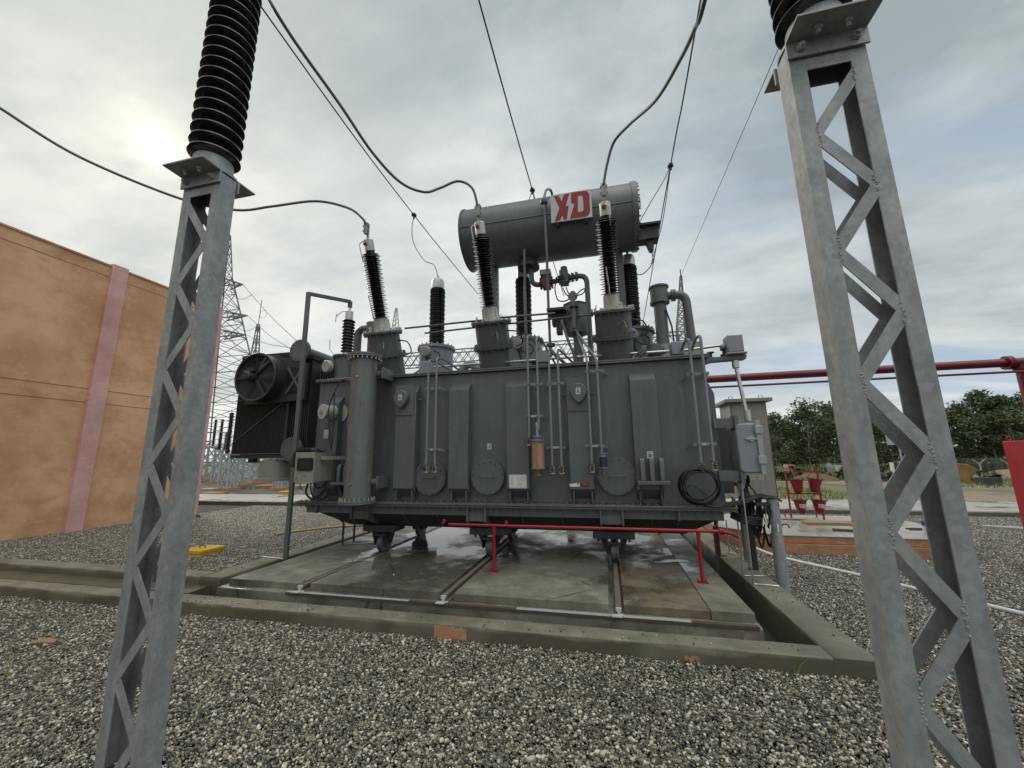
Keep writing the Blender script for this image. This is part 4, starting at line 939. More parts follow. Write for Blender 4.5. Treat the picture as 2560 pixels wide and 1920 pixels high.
# control boxes on the front, left
b0 = ay(560+735*.2411, 1000+850*.2411, 5.0); b1 = ay(560+950*.2411, 1000+545*.2411, 5.0)
m = MB(); m.box(b0.x, b1.x, 5.0, 5.4, b0.z, b1.z); m.box(b0.x-.01, b1.x+.008, 4.985, 4.9995, b0.z-.006, b1.z+.008); m.mat(1)
for zx, zy in ((768,585),(752,803)): q = ay(560+zx*.2411, 1000+zy*.2411, 4.985); m.cyl((q.x,4.985,q.z),(q.x,4.97,q.z),.012)
q = ay(560+830*.2411, 1000+785*.2411, 4.985); m.mat(2)
for k in range(4): m.box(q.x-.045+k*.022, q.x-.032+k*.022, 4.9832, 4.9848, q.z-.012, q.z+.006+.01*(k % 3))
m.box(q.x-.05, q.x+.05, 4.9832, 4.9848, q.z-.022, q.z-.017)
m.mat(0).bar((b1.x+.01,5.1,(b0.z+b1.z)/2+.13), (b1.x+.25,5.5,(b0.z+b1.z)/2+.13), .04, .05); box_ = part(m, 'terminal_cabinet', [BEIGE, STEEL, paint('grey_print', (.16,.16,.15))], bevel=.004)
w0 = ay(560+755*.2411, 1000+735*.2411, 4.98); w1 = ay(560+930*.2411, 1000+600*.2411, 4.98)
rc = lambda x0,x1,z0,z1,r,y: [(cx+r*math.cos(R(a0+30*k)), y, cz+r*math.sin(R(a0+30*k))) for cx, cz, a0 in ((x1-r,z1-r,0),(x0+r,z1-r,90),(x0+r,z0+r,180),(x1-r,z0+r,270)) for k in range(4)]
m = MB().prism(rc(w0.x,w1.x,w0.z,w1.z,.03,4.9845), (0,-.012,0)).mat(1).prism(rc(w0.x+.018,w1.x-.018,w0.z+.018,w1.z-.018,.02,4.9722), (0,-.002,0)); m.build('window', [BLACK, WINDOW], box_, smooth=0)
m = MB()
rb = [ay(560+(750+k*22)*.2411, 1000+540*.2411, 5.3) for k in range(8)]
q0, q1 = ay(560+745*.2411, 1000+560*.2411, 5.28), ay(560+910*.2411, 1000+515*.2411, 5.28)
m.tube(fillet([(q0.x-.02,5.28,q0.z-.2),(q0.x,5.28,q0.z+.04),(q1.x+.02,5.28,q1.z),(q1.x+.1,5.4,q1.z-.06)], .09), .04, 12)
pts_ = fillet([(q0.x-.02,5.28,q0.z-.2),(q0.x,5.28,q0.z+.04),(q1.x+.02,5.28,q1.z),(q1.x+.1,5.4,q1.z-.06)], .09)
for k in range(9): t = k/9; p = V((q0.x+.05+t*(q1.x-q0.x-.03),5.28,q0.z+.04+t*(q1.z-q0.z-.04))); m.ring(p, (1,0,.25), .043, .007, 14, 5)
part(m, 'corrugated_hose', BLACK)
c = ay(560+1290*.1808, 840+1050*.1808, 5.2); m = MB().lathe([(.115,.0),(.115,.03),(.105,.03),(.105,.17),(.118,.175),(.118,.195),(.02,.2)], (c.x+.12,5.42,c.z+.01), (-.35,-1,0), 26).bolts((c.x+.12,5.42,c.z+.01)+V((-.35,-1,0)).normalized()*.03 if False else V((c.x+.12,5.42,c.z+.01))+V((-.35,-1,0)).normalized()*.03, (-.35,-1,0), .11, 10, .008, .014)
m.lathe([(.155,0),(.155,.02)], (c.x+.14,5.548,c.z+.01), (0,-1,0), 26); m.cyl((c.x+.13,5.53,c.z+.01),(c.x+.12,5.4,c.z+.01),.06)
pos = V((c.x+.12,5.42,c.z+.01))+V((-.35,-1,0)).normalized()*.202; m.mat(1).box(pos.x-.05,pos.x+.045,pos.y-.012,pos.y+.03,pos.z-.03,pos.z-.022); m.box(pos.x-.035,pos.x+.0,pos.y-.012,pos.y+.03,pos.z-.005,pos.z+.02)
part(m, 'junction_box', [PALEB, paint('grey_label', (.3,.3,.3))], smooth=30)
m = MB().tube(spline([ay(560+1320*.1808,840+1150*.1808,5.25), ay(560+1300*.1808,840+1350*.1808,5.27), ay(560+1270*.1808,840+1590*.1808,5.3)], 6), .014, 8); build_each(m, 'conduit', WIRE, parent=T)
m = MB()
for pts_ in ([(1520,790),(1450,1000),(1460,1400),(1480,1590)], [(1530,780),(1520,1000),(1500,1400),(1478,1590)], [(1750,620),(1620,620),(1530,760)]): m.tube(spline([ay(560+x*.1808, 840+y*.1808, 5.1) for x, y in pts_], 8), .008, 6)
for pts_, r in (([(870,870),(850,960),(900,1020),(960,1010),(1040,940),(1070,980),(1020,1030),(960,1000)], .016), ([(900,860),(905,960),(950,1020),(1040,940),(1060,850)], .01), ([(940,860),(960,910),(1020,900),(1050,850)], .01), ([(790,860),(790,910),(820,930)], .007)): m.tube(spline([ay(560+x*.2411, 1000+y*.2411, 5.3) for x, y in pts_], 8), r, 6)
build_each(m, 'control_wire', BLACK, parent=T)
# motor drive box at the right end
b0 = C6(880,1230,5.5); b1 = C6(1150,690,5.5); X0, X1 = C6(890,960,5.5).x, C6(1180,960,5.5).x; Z0, Z1 = C6(1040,1235,5.5).z, C6(1020,690,5.5).z
rcz = lambda x0,x1,z0,z1,r,y: rc(x0,x1,z0,z1,r,y)
m = MB().prism(rc(X0,X1,Z0,Z1,.06,5.68), (0,-.2,0)); m.prism(rc(X0-.0,X1,Z0,Z1,.06,5.9), (0,-.215,0)); db = part(m, 'drive_cabinet', BOXP, bevel=.018)
m = MB(); xs_ = X0+(X1-X0)*.74; m.box(xs_, xs_+.05, 5.45, 5.479, Z0-.02, Z1+.03)
for f in (.18, .78): m.box(xs_-.02, xs_+.07, 5.435, 5.4495, Z0+(Z1-Z0)*f, Z0+(Z1-Z0)*f+.1)
m.cyl((X0+.2*(X1-X0)+.1,5.48,Z0+.68*(Z1-Z0)),(X0+.2*(X1-X0)+.1,5.46,Z0+.68*(Z1-Z0)),.035,16); m.box(X0+.2*(X1-X0)+.03,X0+.2*(X1-X0)+.17,5.455,5.4795,Z0+.68*(Z1-Z0)-.012,Z0+.68*(Z1-Z0)+.012); m.build('latch_strip', paint('latch_grey', (.33,.34,.35)), db, bevel=.006)
m = MB()
for z in (Z1+.02, Z0-.03):
    m.box(TX1+.02, X0+.06, 5.54, 5.58, z-.07, z+.06); m.box(X0+.0, X0+.05, 5.5, 5.66, z-.1, z+.09)
build_each(m, 'bracket_arm', TANK, db, bevel=.004)

# ---- radiator bank, header pipes and fan
HX = ay(758, 875, 5.95).x; HZ1 = ay(758, 875, 5.95).z; hb = ay(716, 1123, 5.95); HZ0 = hb.z; HX0 = hb.x
HX = (HX + HX0)/2
m = MB()
for z, r in ((HZ1,.15),(HZ0,.15)):
    m.cyl((HX,5.98,z),(HX,7.6,z),r-.045,22); m.cyl((HX,5.95,z),(HX,5.975,z),r+.06,32); m.cyl((HX,5.98,z),(HX,6.005,z),r+.06,32); m.bolts((HX,5.95,z),(0,-1,0),r+.025,14,.013,.02)
    m.tube([(HX,6.9,z),(TX0+.02,6.9,min(z,2.7))], .08, 12)
part(m, 'header_pipe', TANK, smooth=30)
m = MB(); q = ay(805, 880, 6.0); m.tube([(HX+.0,6.05,HZ1+.0),(TX0+.35,6.5,HZ1+.02)], .01, 6)
RX1 = HX-.28; RX0 = ay(578, 1125, 6.05).x; RZ0, RZ1 = HZ0-.06, HZ1+.02
ra = []
for bank, y0 in enumerate((6.05, 6.75)):
    m = MB(); nf = 30
    for k in range(nf):
        x = RX0 + (RX1-RX0)*(k+.5)/nf; m.box(x-.006, x+.006, y0, y0+.5, RZ0, RZ1)
    m.box(RX0-.01, RX1, y0+.2, y0+.3, RZ0-.03, RZ0-.0005); m.box(RX0-.01, RX1, y0+.2, y0+.3, RZ1+.0005, RZ1+.05)
    m.box(RX0-.012, RX1+.015, y0+.005, y0+.495, RZ0-.085, RZ0-.0305)
    rad = part(m, 'radiator', RADP, smooth=0)
    if not bank:
        m = MB(); m.bar((RX0,y0-.012,RZ0+.18),(RX1,y0-.012,RZ0+.95),.016,.012); m.bar((RX0,y0-.014,RZ0+1.0),(RX1,y0-.014,RZ0+1.02),.016,.012); m.bar((RX0,y0-.016,RZ0+1.9),(RX1,y0-.016,RZ0+1.2),.016,.012); m.bar((RX0,y0-.013,RZ0-.01),(RX1,y0-.013,RZ0-.01),.02,.014); m.build('tie_bar', TANK, rad)
        r1 = rad
m = MB(); nf = 9
for k in range(nf): x = HX-.2+k*.045; m.box(x-.008, x+.008, 6.12, 6.6, RZ0+.08, RZ1-.16)
for k in range(8): x = HX+.3+k*.05; m.box(x-.008, x+.008, 6.2, 6.7, RZ0+.15, RZ1-.3)
m.box(HX-.24, HX+.2, 6.1, 6.62, RZ1-.159, RZ1-.1); m.box(RX1+.0005, HX-.22, 6.06, 6.6, RZ0+.0, RZ1-.2)
part(m, 'radiator', RADP, smooth=0)
# fan
fc = ay(637, 942, 5.72); FR = .44
m = MB(); m.lathe([(FR-.03,.0),(FR,-.012),(FR+.012,.0),(FR+.002,.03),(FR+.002,.3),(FR+.03,.32)], fc, (0,1,0), 48, cap=False); m.lathe([(FR-.012,.32),(FR-.012,.0)], fc, (0,1,0), 48, cap=False)
fan = part(m, 'fan', RADP, smooth=30)
m = MB(); q = fc + V((0,.33,0))
m.hexa([(fc.x+FR*.3,5.98,fc.z+FR+.02),(fc.x+FR+.42,5.98,fc.z+.26),(fc.x+FR+.42,5.98,fc.z-.42),(fc.x+FR*.3,5.98,fc.z-FR-.02)], [(fc.x+FR*.3,6.045,fc.z+FR+.02),(fc.x+FR+.42,6.045,fc.z+.26),(fc.x+FR+.42,6.045,fc.z-.42),(fc.x+FR*.3,6.045,fc.z-FR-.02)])
m.box(fc.x-FR-.02, fc.x+FR*.3-.0005, 5.985, 6.044, fc.z-FR-.02, fc.z+FR+.02)
bx0, bx1, bz0, bz1 = fc.x+FR+.02, fc.x+FR+.36, fc.z-.3, fc.z+.2
m.mat(1).box(bx0, bx1, 5.974, 5.9795, bz0, bz1).mat(2); m.bar((bx0,5.968,bz0),(bx1,5.968,bz1),.045,.008,up=(0,1,0)); m.bar((bx0,5.966,bz1),(bx1,5.966,bz0),.045,.008,up=(0,1,0))
m.build('fan_frame', [RADP, BLACK, TANK], fan, bevel=.004)
m = MB()
for k in range(16): m.ring(fc+V((0,.05,0)), (0,1,0), .06+.37*k/15, .0035, 44, 5)
for k in range(8): a = R(45*k+8); m.bar(fc+V((.05*math.cos(a),.055,.05*math.sin(a))), fc+V((.435*math.cos(a),.055,.435*math.sin(a))), .007)
m.build('fan_grille', TANK, fan, smooth=40)
m = MB()
for k in range(3): 
    a = R(120*k-58); m.bar(fc+V((.07*math.cos(a),.01,.07*math.sin(a))), fc+V((.435*math.cos(a),.03,.435*math.sin(a))), .05, .03, up=(0,1,0))
m.bar(fc+V((-.02,.0,.02)), fc+V((.31,.03,.31)), .055, .05, up=(0,1,0))
m.build('fan_bracket', RADP, fan, bevel=.004)
m = MB(); c = fc + V((-.05,-.06,.0)); m.lathe([(.06,-.1),(.085,-.08),(.09,.0),(.09,.12)], c, (0,1,0), 20); m.box(c.x-.05,c.x+.1,c.y-.03,c.y+.06,c.z+.09,c.z+.15); m.tube(spline([c+V((-.05,0,.12)), c+V((-.2,0,.1)), c+V((-.26,.03,-.0))], 6), .012, 6); m.build('fan_motor', DARK, fan, smooth=35)
m = MB()
for k in range(6):
    a = R(60*k+20); ca, sa = math.cos(a), math.sin(a); e1 = V((ca,0,sa)); e2 = V((-sa,0,ca)); b0 = fc+V((0,.17,0))
    q = [b0+e1*.09-e2*.05+V((0,-.03,0)), b0+e1*.41-e2*.12+V((0,-.05,0)), b0+e1*.415+e2*.08+V((0,.04,0)), b0+e1*.09+e2*.05+V((0,.03,0))]
    m.prism(q, (0,.008,0))
m.lathe([(.1,-.05),(.1,.06)], fc+V((0,.17,0)), (0,1,0), 20); m.build('fan_blade', DARK, fan, smooth=0)
# second fan housing slung under the radiator
q = ay(655, 1205, 6.4); q1 = ay(672, 1215, 6.4)
m = MB().lathe([(.32,RZ0-.5),(.34,RZ0-.5),(.34,RZ0-.46),(.3,RZ0-.45),(.3,RZ0-.13),(.05,RZ0-.12)], (ay(690,1215,6.35).x,6.35,0), n=36); part(m, 'fan_housing', BEIGE, smooth=30)
m = MB(); m.bar((RX0+.25,6.2,RZ0-.16),(RX1,6.2,RZ0-.16),.02); m.bar((RX0+.25,6.5,RZ0-.16),(RX1,6.5,RZ0-.16),.02); m.box(RX0+.3,RX0+.42,6.15,6.25,RZ0-.15,RZ0-.09); part(m, 'fan_frame', DARK)
# ------------------------------------------------------------------ lattice columns with post insulators
def make_column(loc, label):
    W, Dp, ZT, t = .32, .112, 3.56, .007
    c = thing('support_column', loc, label, 'support column', 'lattice columns carrying post insulators')
    for s in (-1, 1):
        m = MB(); x = s*W/2
        m.prism([(x,0,-.08),(x,Dp,-.08),(x-s*.07,Dp,-.08),(x-s*.07,Dp-t,-.08),(x-s*t,Dp-t,-.08),(x-s*t,t,-.08),(x-s*.07,t,-.08),(x-s*.07,0,-.08)], (0,0,ZT+.079))
        rr = random.Random(s+5)
        for z in (.55,1.2,1.95,2.9): m.lathe([(.006,0),(.006,.0012)], (x,Dp*.55+.01*rr.random(),z), (s,0,0), 10)
        m.build('channel', GALV, c, local=True, bevel=.002)
    for y, ph in ((-.001, 0), (Dp-t*.2, 0)):
        n = 12; zs = [3.33-.292*k for k in range(n+1)]
        for k in range(n):
            s = 1 if k % 2 == 0 else -1; m = MB(); yy = (.0005 if y < .01 else Dp-.0065) + (.0013 if k % 2 else 0); xe = W/2-.0695
            za, zb = zs[k], zs[k+1]+.03; h = .046
            m.prism([(s*xe,yy,za+h),(s*xe,yy,za-h),(-s*xe,yy,zb-h),(-s*xe,yy,zb+h)], (0,.006,0))
            wl = random.Random(k)                       # weld beads at the ends
            for ex, ez in ((s*xe, za), (-s*xe, zb)):
                if y < .01:
                    for j in [j for j in range(8) if wl.random() < .8]: m.lathe([(.001,-.004),(wl.uniform(.005,.009),-.002),(.005,.0015),(.001,.004)], (ex+wl.uniform(-.006,.006), yy-.0005, ez+(j-3.5)*.0115+wl.uniform(-.004,.004)), (0,-1,0), 6)
            m.build('lacing_bar', GALV, c, local=True, smooth=40)
    m = MB(); m.box(-W/2+.07, W/2-.07, -.0005, .0065, ZT-.15, ZT-.001); m.box(-W/2+.07, W/2-.07, Dp-.0065, Dp+.0005, ZT-.15, ZT-.001); m.box(-W/2+.0075, W/2-.0075, .0075, Dp-.0075, ZT-.012, ZT-.002)
    m.build('top_plate', GALV, c, local=True)
    for s in (-1, 1):
        y = 0 if s < 0 else Dp; m = MB()
        m.prism([(-W/2-.01,y+s*.008,ZT-.085),(-W/2-.01,y+s*.008,ZT+.012),(-W/2-.01,y+s*.145,ZT+.012),(-W/2-.01,y+s*.145,ZT+.001),(-W/2-.01,y+s*.019,ZT+.001),(-W/2-.01,y+s*.019,ZT-.085)], (W+.02,0,0))
        for x in (-.115, .115): m.lathe([(.02,0),(.02,.02),(.011,.021),(.011,.034)], (x,y+s*.019,ZT-.045), (0,s,0), 6)
        for x in (-.06, .06): m.lathe([(.02,0),(.02,-.02),(.011,-.021),(.011,-.04)], (x,y+s*.075,ZT+.001), (0,0,1), 6)
        m.build('cap_bracket', GALV, c, local=True, smooth=30, bevel=.0015)
    b = MB().lathe([(.165,ZT+.0125),(.165,ZT+.03),(.125,ZT+.032),(.118,ZT+.15)], (0,Dp/2,0), n=36); ins = b.build('insulator_base', GALV, c, local=True, smooth=30)
    pr = [(.1,ZT+.13)]; n = 19; p = .0885
    for k in range(n):
        z = ZT+.15+p*k; R_ = .158
        pr += [(.104,z),(.122,z+.014),(R_-.012,z+.02),(R_,z+.032),(R_-.002,z+.044),(R_-.022,z+.056),(.118,z+.064),(.112,z+.068),(.128,z+.073),(.124,z+.08),(.106,z+.086)]
    zt = ZT+.15+p*n; pr += [(.1,zt)]
    MB().lathe(pr, (0,Dp/2,0), n=48).build('insulator', PORC, ins, local=True, smooth=50)
    MB().lathe([(.12,zt),(.12,zt+.1),(.05,zt+.11),(.05,zt+.16)], (0,Dp/2,0), n=28).box(-.05,.05,Dp/2-.03,Dp/2+.03,zt+.1605,zt+.24).build('terminal_cap', ALU, ins, local=True, smooth=30)
    m = MB(); m.box(-W/2-.05, W/2+.05, -.06, Dp+.06, -.095, -.0805); m.build('base_plate', GALV, c, local=True)
    return c, zt+.24
KS = .962; SC = lambda x, y: (x*KS, y*KS, 1.6-1.6*KS)
colA, ZTOP = make_column(SC(-2.63, 1.87), 'galvanised lattice column at the left of the picture, black post insulator standing on it'); colA.scale = (KS,)*3
colB = copy_tree(colA, None, SC(1.125, 1.87)); tag(colB, 'nearest galvanised lattice column at the right of the picture, standing beside the kerb corner')
colA.rotation_euler = (0, 0, math.pi); colA.location = SC(-2.63, 1.87+.112)
colC = copy_tree(colB, None, SC(-6.4, 1.87)); tag(colC, 'lattice column outside the left edge carrying the far end of the left jumper cable')
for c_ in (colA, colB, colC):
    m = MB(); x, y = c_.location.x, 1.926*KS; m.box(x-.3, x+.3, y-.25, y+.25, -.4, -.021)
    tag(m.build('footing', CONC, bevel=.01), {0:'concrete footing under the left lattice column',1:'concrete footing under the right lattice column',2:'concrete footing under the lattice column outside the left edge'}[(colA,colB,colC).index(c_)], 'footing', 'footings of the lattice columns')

# ------------------------------------------------------------------ thick jumper cables and overhead wires
def cable(name, pts, r, mat, label, cat, group=None, n=8, extra=None):
    m = MB().tube(spline(pts, 8) if len(pts) > 2 else pts, r, n)
    if extra: extra(m)
    return tag(m.build(name, mat, smooth=60), label, cat, group)
ZC = 1.6+(ZTOP-1.6)*KS
P3 = lambda L: [ay(x, y, Y) for x, y, Y in L]
gc = 'jumper cables from the columns to the bushings'
cable('power_cable', [V((-6.4*KS,1.93*KS,ZC))]+P3([(-120,190,2.35),(0,270,2.7),(200,393,3.3),(452,497,4.05),(590,525,4.4),(680,516,4.62),(790,503,4.82),(870,520,4.95),(905,545,5.02)])+[HVT[0]], .019, WIRE, 'thick grey jumper cable passing behind the left column to the left tilted bushing', 'cable', gc)
cable('power_cable', [V((-2.63*KS,1.93*KS,ZC))]+P3([(672,0,2.6),(740,108,3.0),(850,262,3.6),(930,380,4.1),(1000,455,4.5),(1060,480,4.75),(1100,470,4.87),(1145,453,4.97),(1180,470,5.02)])+[HVT[1]], .019, WIRE, 'thick grey jumper cable dipping low from the top left to the middle tilted bushing', 'cable', gc)
cable('power_cable', [V((1.125*KS,1.93*KS,ZC))]+P3([(1762,0,2.75),(1738,70,3.05),(1700,150,3.45),(1640,250,4.05),(1575,310,4.6),(1535,355,4.9),(1518,410,5.02)])+[HVT[2]], .019, WIRE, 'thick grey jumper cable curving down from the top right to the right tilted bushing', 'cable', gc)
gw = 'overhead wires crossing above the transformer'
def overhead(a, clamp, b, drops, label, r=.011, Yc=7.05, ext=True):
    c = ay(*clamp, Yc) if clamp else ay(*b, Yc); X = c.x; s = ax(*a, X); e = ax(*b, X) if b else None
    if ext: s0 = s + (s-c).normalized()*9 + V((0,0,.5))
    pts = [s0, s, c] if clamp else [s0, s]
    if e is not None: pts.append(e)
    m = MB().tube(spline(pts, 6), r, 6)
    o = tag(m.build('overhead_wire', THINW, smooth=60), label, 'wire', gw)
    if clamp:
        k = MB(); k.box(c.x-.035,c.x+.035,c.y-.05,c.y+.05,c.z-.02,c.z+.03); k.cyl(c+V((-.05,0,.0)), c+V((.05,0,.0)), .025, 8); k.cyl(c+V((0,0,-.08)), c, .022, 8); k.build('clamp', DARK, o)
        for d in drops: MB().tube(spline([c]+d, 8), .008, 6).build('dropper', THINW, o)
    return c
overhead((655,20), (1035,538), (1195,735), [P3([(1030,570,7.05),(1035,610,7.05),(1060,650,7.05),(1085,663,7.05)])+[LVT[0]]], 'overhead wire from the top left running behind the middle bushing with one dropper')
overhead((1197,0), (1331,476), (1335,496), [P3([(1322,500,7.0),(1316,520,6.9)]), P3([(1336,500,7.3),(1344,530,7.6),(1410,740,8.2)])], 'overhead wire from the top centre running down behind the oil tank')
overhead((1735,95), (1676,415), (1600,850), [P3([(1660,450,7.0),(1630,500,6.95),(1596,560,6.9)]), P3([(1672,450,7.3),(1655,560,8.0),(1628,660,8.6)])], 'overhead wire from the top right with droppers near the right end of the oil tank')
e_ = ay(1702,690,28); s_ = ax(1950,112,e_.x); cable('overhead_wire', [s_+(s_-e_).normalized()*20, s_, e_], .012, THINW, 'thin shield wire sloping from the right column down to the far mast tip', 'wire', gw)
c_ = ay(1633,660,8.0); cable('dropper_wire', P3([(1618,575,7.0),(1628,625,7.2),(1632,655,7.3),(1610,683,7.2),(1585,690,7.1),(1566,715,7.0)]), .009, THINW, 'loose looped wire hanging from the gauge at the right end of the oil tank', 'wire')

# ------------------------------------------------------------------ earthing bars
B0 = az(708,1398,.134); zt = ay(777,730,B0.y).z; tp = V((ay(777,730,B0.y).x, B0.y, zt))
B0.x = tp.x = (B0.x+tp.x)/2
m = MB(); m.box(B0.x-.035, B0.x+.035, B0.y-.022, B0.y+.022, .14, zt); m.bar((B0.x-.0,B0.y,zt-.025), (NEUT.x,NEUT.y,NEUT.z+.12), .045, .06); m.box(NEUT.x-.03,NEUT.x+.03,NEUT.y-.03,NEUT.y+.03,NEUT.z,NEUT.z+.13)
m.mat(1); ft = az(655,1391,.14); m.bar((B0.x,B0.y,.138), (ft.x,ft.y,.138), .05, .008)
tag(m.build('earthing_bar', [paint('grey_bar_paint', (.11,.12,.118)), STEEL], bevel=.003), 'tall dark grey earthing bar bent over to the small left bushing, footed on the kerb', 'earthing bar')
ge = 'thin earthing rods along the right kerb'
for tops, bot, foot, lab, z in (((1856,1236),(1884,1460),(1947,1465),'nearest thin earthing rod with a bright bent foot on the right kerb',.142),((1838,1285),(1859,1439),(1913,1440),'second nearest earthing rod with a bright bent foot on the right kerb',.142),((1851,1262),(1873,1421),(1890,1421),'earthing rod with a short foot beside the galvanised pipe posts',.142),((1813,1305),(1824,1383),(1838,1384),'short earthing rod farthest back on the right kerb',.142)):
    b = az(*bot, z); f = az(*foot, z); t_ = ay(*tops, b.y)
    cable('earthing_rod', fillet([(b.x,b.y,t_.z+.03),(b.x,b.y,z),(f.x,f.y,z)], .03, 4), .009, STEEL, lab, 'earthing rod', ge, 6)
b = az(1797,1450,.0); t_ = ay(1774,1319,b.y)
cable('earthing_rod', fillet([(b.x+.3,b.y+1.0,.86),(b.x+.1,b.y+.2,t_.z+.02),(b.x,b.y,t_.z),(b.x,b.y,-.1)], .04, 4), .01, THINW, 'dark earthing rod going down into the right trench', 'earthing rod', ge, 6)
for (tx, ty), (bx, by), (fx, fy), lab in (((858,1312),(856,1361),(953,1358),'earthing strip under the left end bent onto the wet pad, nearer one'),((885,1312),(884,1354),(957,1352),'earthing strip under the left end bent onto the wet pad, farther one')):
    b = az(bx, by, .232); f = az(fx, fy, .232); m = MB(); m.box(b.x-.016,b.x+.016,b.y-.006,b.y+.006,.235,ay(tx,ty,b.y).z+.03); m.bar((b.x,b.y,.2325),(f.x,f.y,.2325),.035,.005)
    tag(m.build('earthing_strip', DARK), lab, 'earthing strip', 'earthing strips under the left end')

# ------------------------------------------------------------------ low red pipe
m = MB(); z = .765; y = 5.0; a = ay(1122,1310,y); b = ay(1812,1326,y)
m.tube(fillet([(a.x,y,z),(b.x,y,z),(b.x+.1,y+.03,z-.04),(b.x+.14,y+.1,z-.07)], .06), .018, 12); rp = m
q = ay(1801,1326,y); rp.lathe([(.038,-.01),(.038,.008)], (q.x,y,z), (1,0,0), 14); rp.lathe([(.038,.014),(.038,.03)], (q.x,y,z), (1,0,0), 14)
lowp = thing('sprinkler_pipe', (-.3, 5.0, .22), 'low thin red pipe on two feet running in front of the wheels', 'pipe')
rp.build('pipe', REDL, lowp)
for px, z0 in ((1235,.224),(1745,.224)):
    q = ay(px,1330,y); m = MB(); m.lathe([(.02,z0),(.02,z-.016)], (q.x,y,0), n=12); m.lathe([(.025,z-.05),(.025,z-.018)], (q.x,y,0), n=12); m.box(q.x-.06,q.x+.06,y-.05,y+.05,z0,z0+.008); m.bolts((q.x,y,z0+.008),(0,0,1),.055,4,.01,.015); m.build('foot', REDL, lowp)
for px in (1137, 1283):
    q = ay(px,1306,5.45); m = MB().lathe([(.008,.0),(.024,.015),(.026,.035),(.01,.05)], (q.x,y+.06,z+.005), (0,.4,1), 12); m.tube([(q.x,y,z),(q.x,y+.06,z+.02)], .012, 6); m.build('nozzle', REDL, lowp)

# ------------------------------------------------------------------ overhead deluge pipe at the back right
DY = 8.5; DZ = 3.095; fx0 = az(1650,1335,.22); X1 = ay(2540,930,DY).x
dp = thing('deluge_pipe', (X1, DY, 0), 'thick dark red fire pipe running high behind the transformer to the right edge', 'fire pipe')
MB().tube([(-.8,DY,DZ),(9.6,DY,DZ+.02)], .074, 18).lathe([(.12,-.02),(.12,.02)], (ay(2515,905,DY).x,DY,DZ+.01), (1,0,0), 20).lathe([(.12,.03),(.12,.06)], (ay(2515,905,DY).x,DY,DZ+.01), (1,0,0), 20).build('main_pipe', REDP, dp, smooth=40)
MB().tube([(-.8,DY-.15,DZ-.19),(9.6,DY-.15,DZ-.17)], .02, 10).build('air_pipe', REDP, dp)
for X, yy in ((X1+.08, DY-.02), (-.8, DY-.02)):
    m = MB().lathe([(.085,-.02),(.085,DZ-.12),(.11,DZ-.12),(.11,DZ-.09),(.085,DZ-.08),(.085,DZ-.03)], (X,yy,0), n=20); m.build('post', REDP, dp, smooth=30)
m = MB(); m.lathe([(.03,.22),(.03,.6)], (fx0.x,fx0.y,0), n=12); m.box(fx0.x-.09,fx0.x+.09,fx0.y-.07,fx0.y+.07,.2275,.236); m.tube([(fx0.x,fx0.y,.6),(fx0.x+.9,fx0.y,.6)], .025, 10); tag(m.build('sprinkler_stand', REDL), 'red pipe stand with a base plate on the pad behind the wheels', 'pipe stand')
b = az(1798,1388,.135); t_ = ay(1788,1308,b.y); m = MB().tube([(b.x,b.y,.136),(b.x,b.y,t_.z+.1)], .028, 10); m.box(b.x-.08,b.x+.08,b.y-.06,b.y+.06,.1355,.145); tag(m.build('sprinkler_stand', paint('brown_red_paint', (.07,.018,.016))), 'dark brown pipe stand bolted onto the right kerb', 'pipe stand')

# ------------------------------------------------------------------ cabinet, posts and cables at the right end
y = 7.2; a = ay(1823,1005,y); b = ay(1910,998,y); bt = ay(1936,1249,y); dpt = ax(1788,1016,a.x).y
cb = thing('control_cabinet', (a.x+.4, y, bt.z), 'tall stone grey control cabinet with sloped roof behind the right end of the transformer', 'cabinet')
ZR = a.z-.02; X0, X1_ = a.x, b.x+.02
m = MB(); m.box(X0, X1_, y, y+.62, bt.z, ZR); m.build('body', CABP, cb, bevel=.006)
m = MB(); m.box(X1_-.014, X1_-.006, y-.0035, y-.0005, bt.z+.02, ZR-.02); m.build('door_seam', BLACK, cb)
m = MB(); m.box(X0+.02, X1_-.02, y-.022, y-.004, bt.z+.03, ZR-.03); m.build('door', CABP, cb, bevel=.006)
m = MB(); m.box(X0-.09, X1_+.07, y-.1, y+.7, ZR+.0005, ZR+.06); rf = m.build('roof', CABP, cb, bevel=.008)
for px in (1825,1900): q = ay(px,985,y+.1); MB().ring((q.x,y+.1,ZR+.1), (0,1,0), .03, .007, 18, 6).cyl((q.x,y+.1,ZR+.06),(q.x,y+.1,ZR+.075),.016).build('lifting_eye', STEEL, rf)
m = MB(); q = C6(1095,1275,y)
for i in range(2):
    for k in range(4): m.box(q.x-.11+i*.12, q.x-.02+i*.12, y-.0245, y-.0225, q.z-.05+k*.022, q.z-.04+k*.022)
m.build('vent', SIGNW, cb)
m = MB(); m.box(TX1+.13, X0-.0, y+.1, y+.16, ZR-.5, ZR-.44); m.box(TX1+.13, X0, y+.1, y+.16, bt.z+.2, bt.z+.26); m.box(TX1+.0, X0-.1, y-.1, y+.1, bt.z+.1, ZR-.3); m.build('mounting_frame', DARK, cb)
gp = 'galvanised pipe posts beside the right kerb'
b = az(1962,1472,.04); tz_ = ay(1928,1252,b.y).z; P1 = V((b.x-.01,b.y,tz_)); m = MB().lathe([(.064,-.1),(.064,tz_-.0)], (P1.x,P1.y,0), n=24).lathe([(.066,tz_),(.066,tz_+.02)], (P1.x,P1.y,0), n=24); tag(m.build('pipe_post', GALV, smooth=30), 'taller galvanised pipe post with cables looped over its top', 'post', gp)
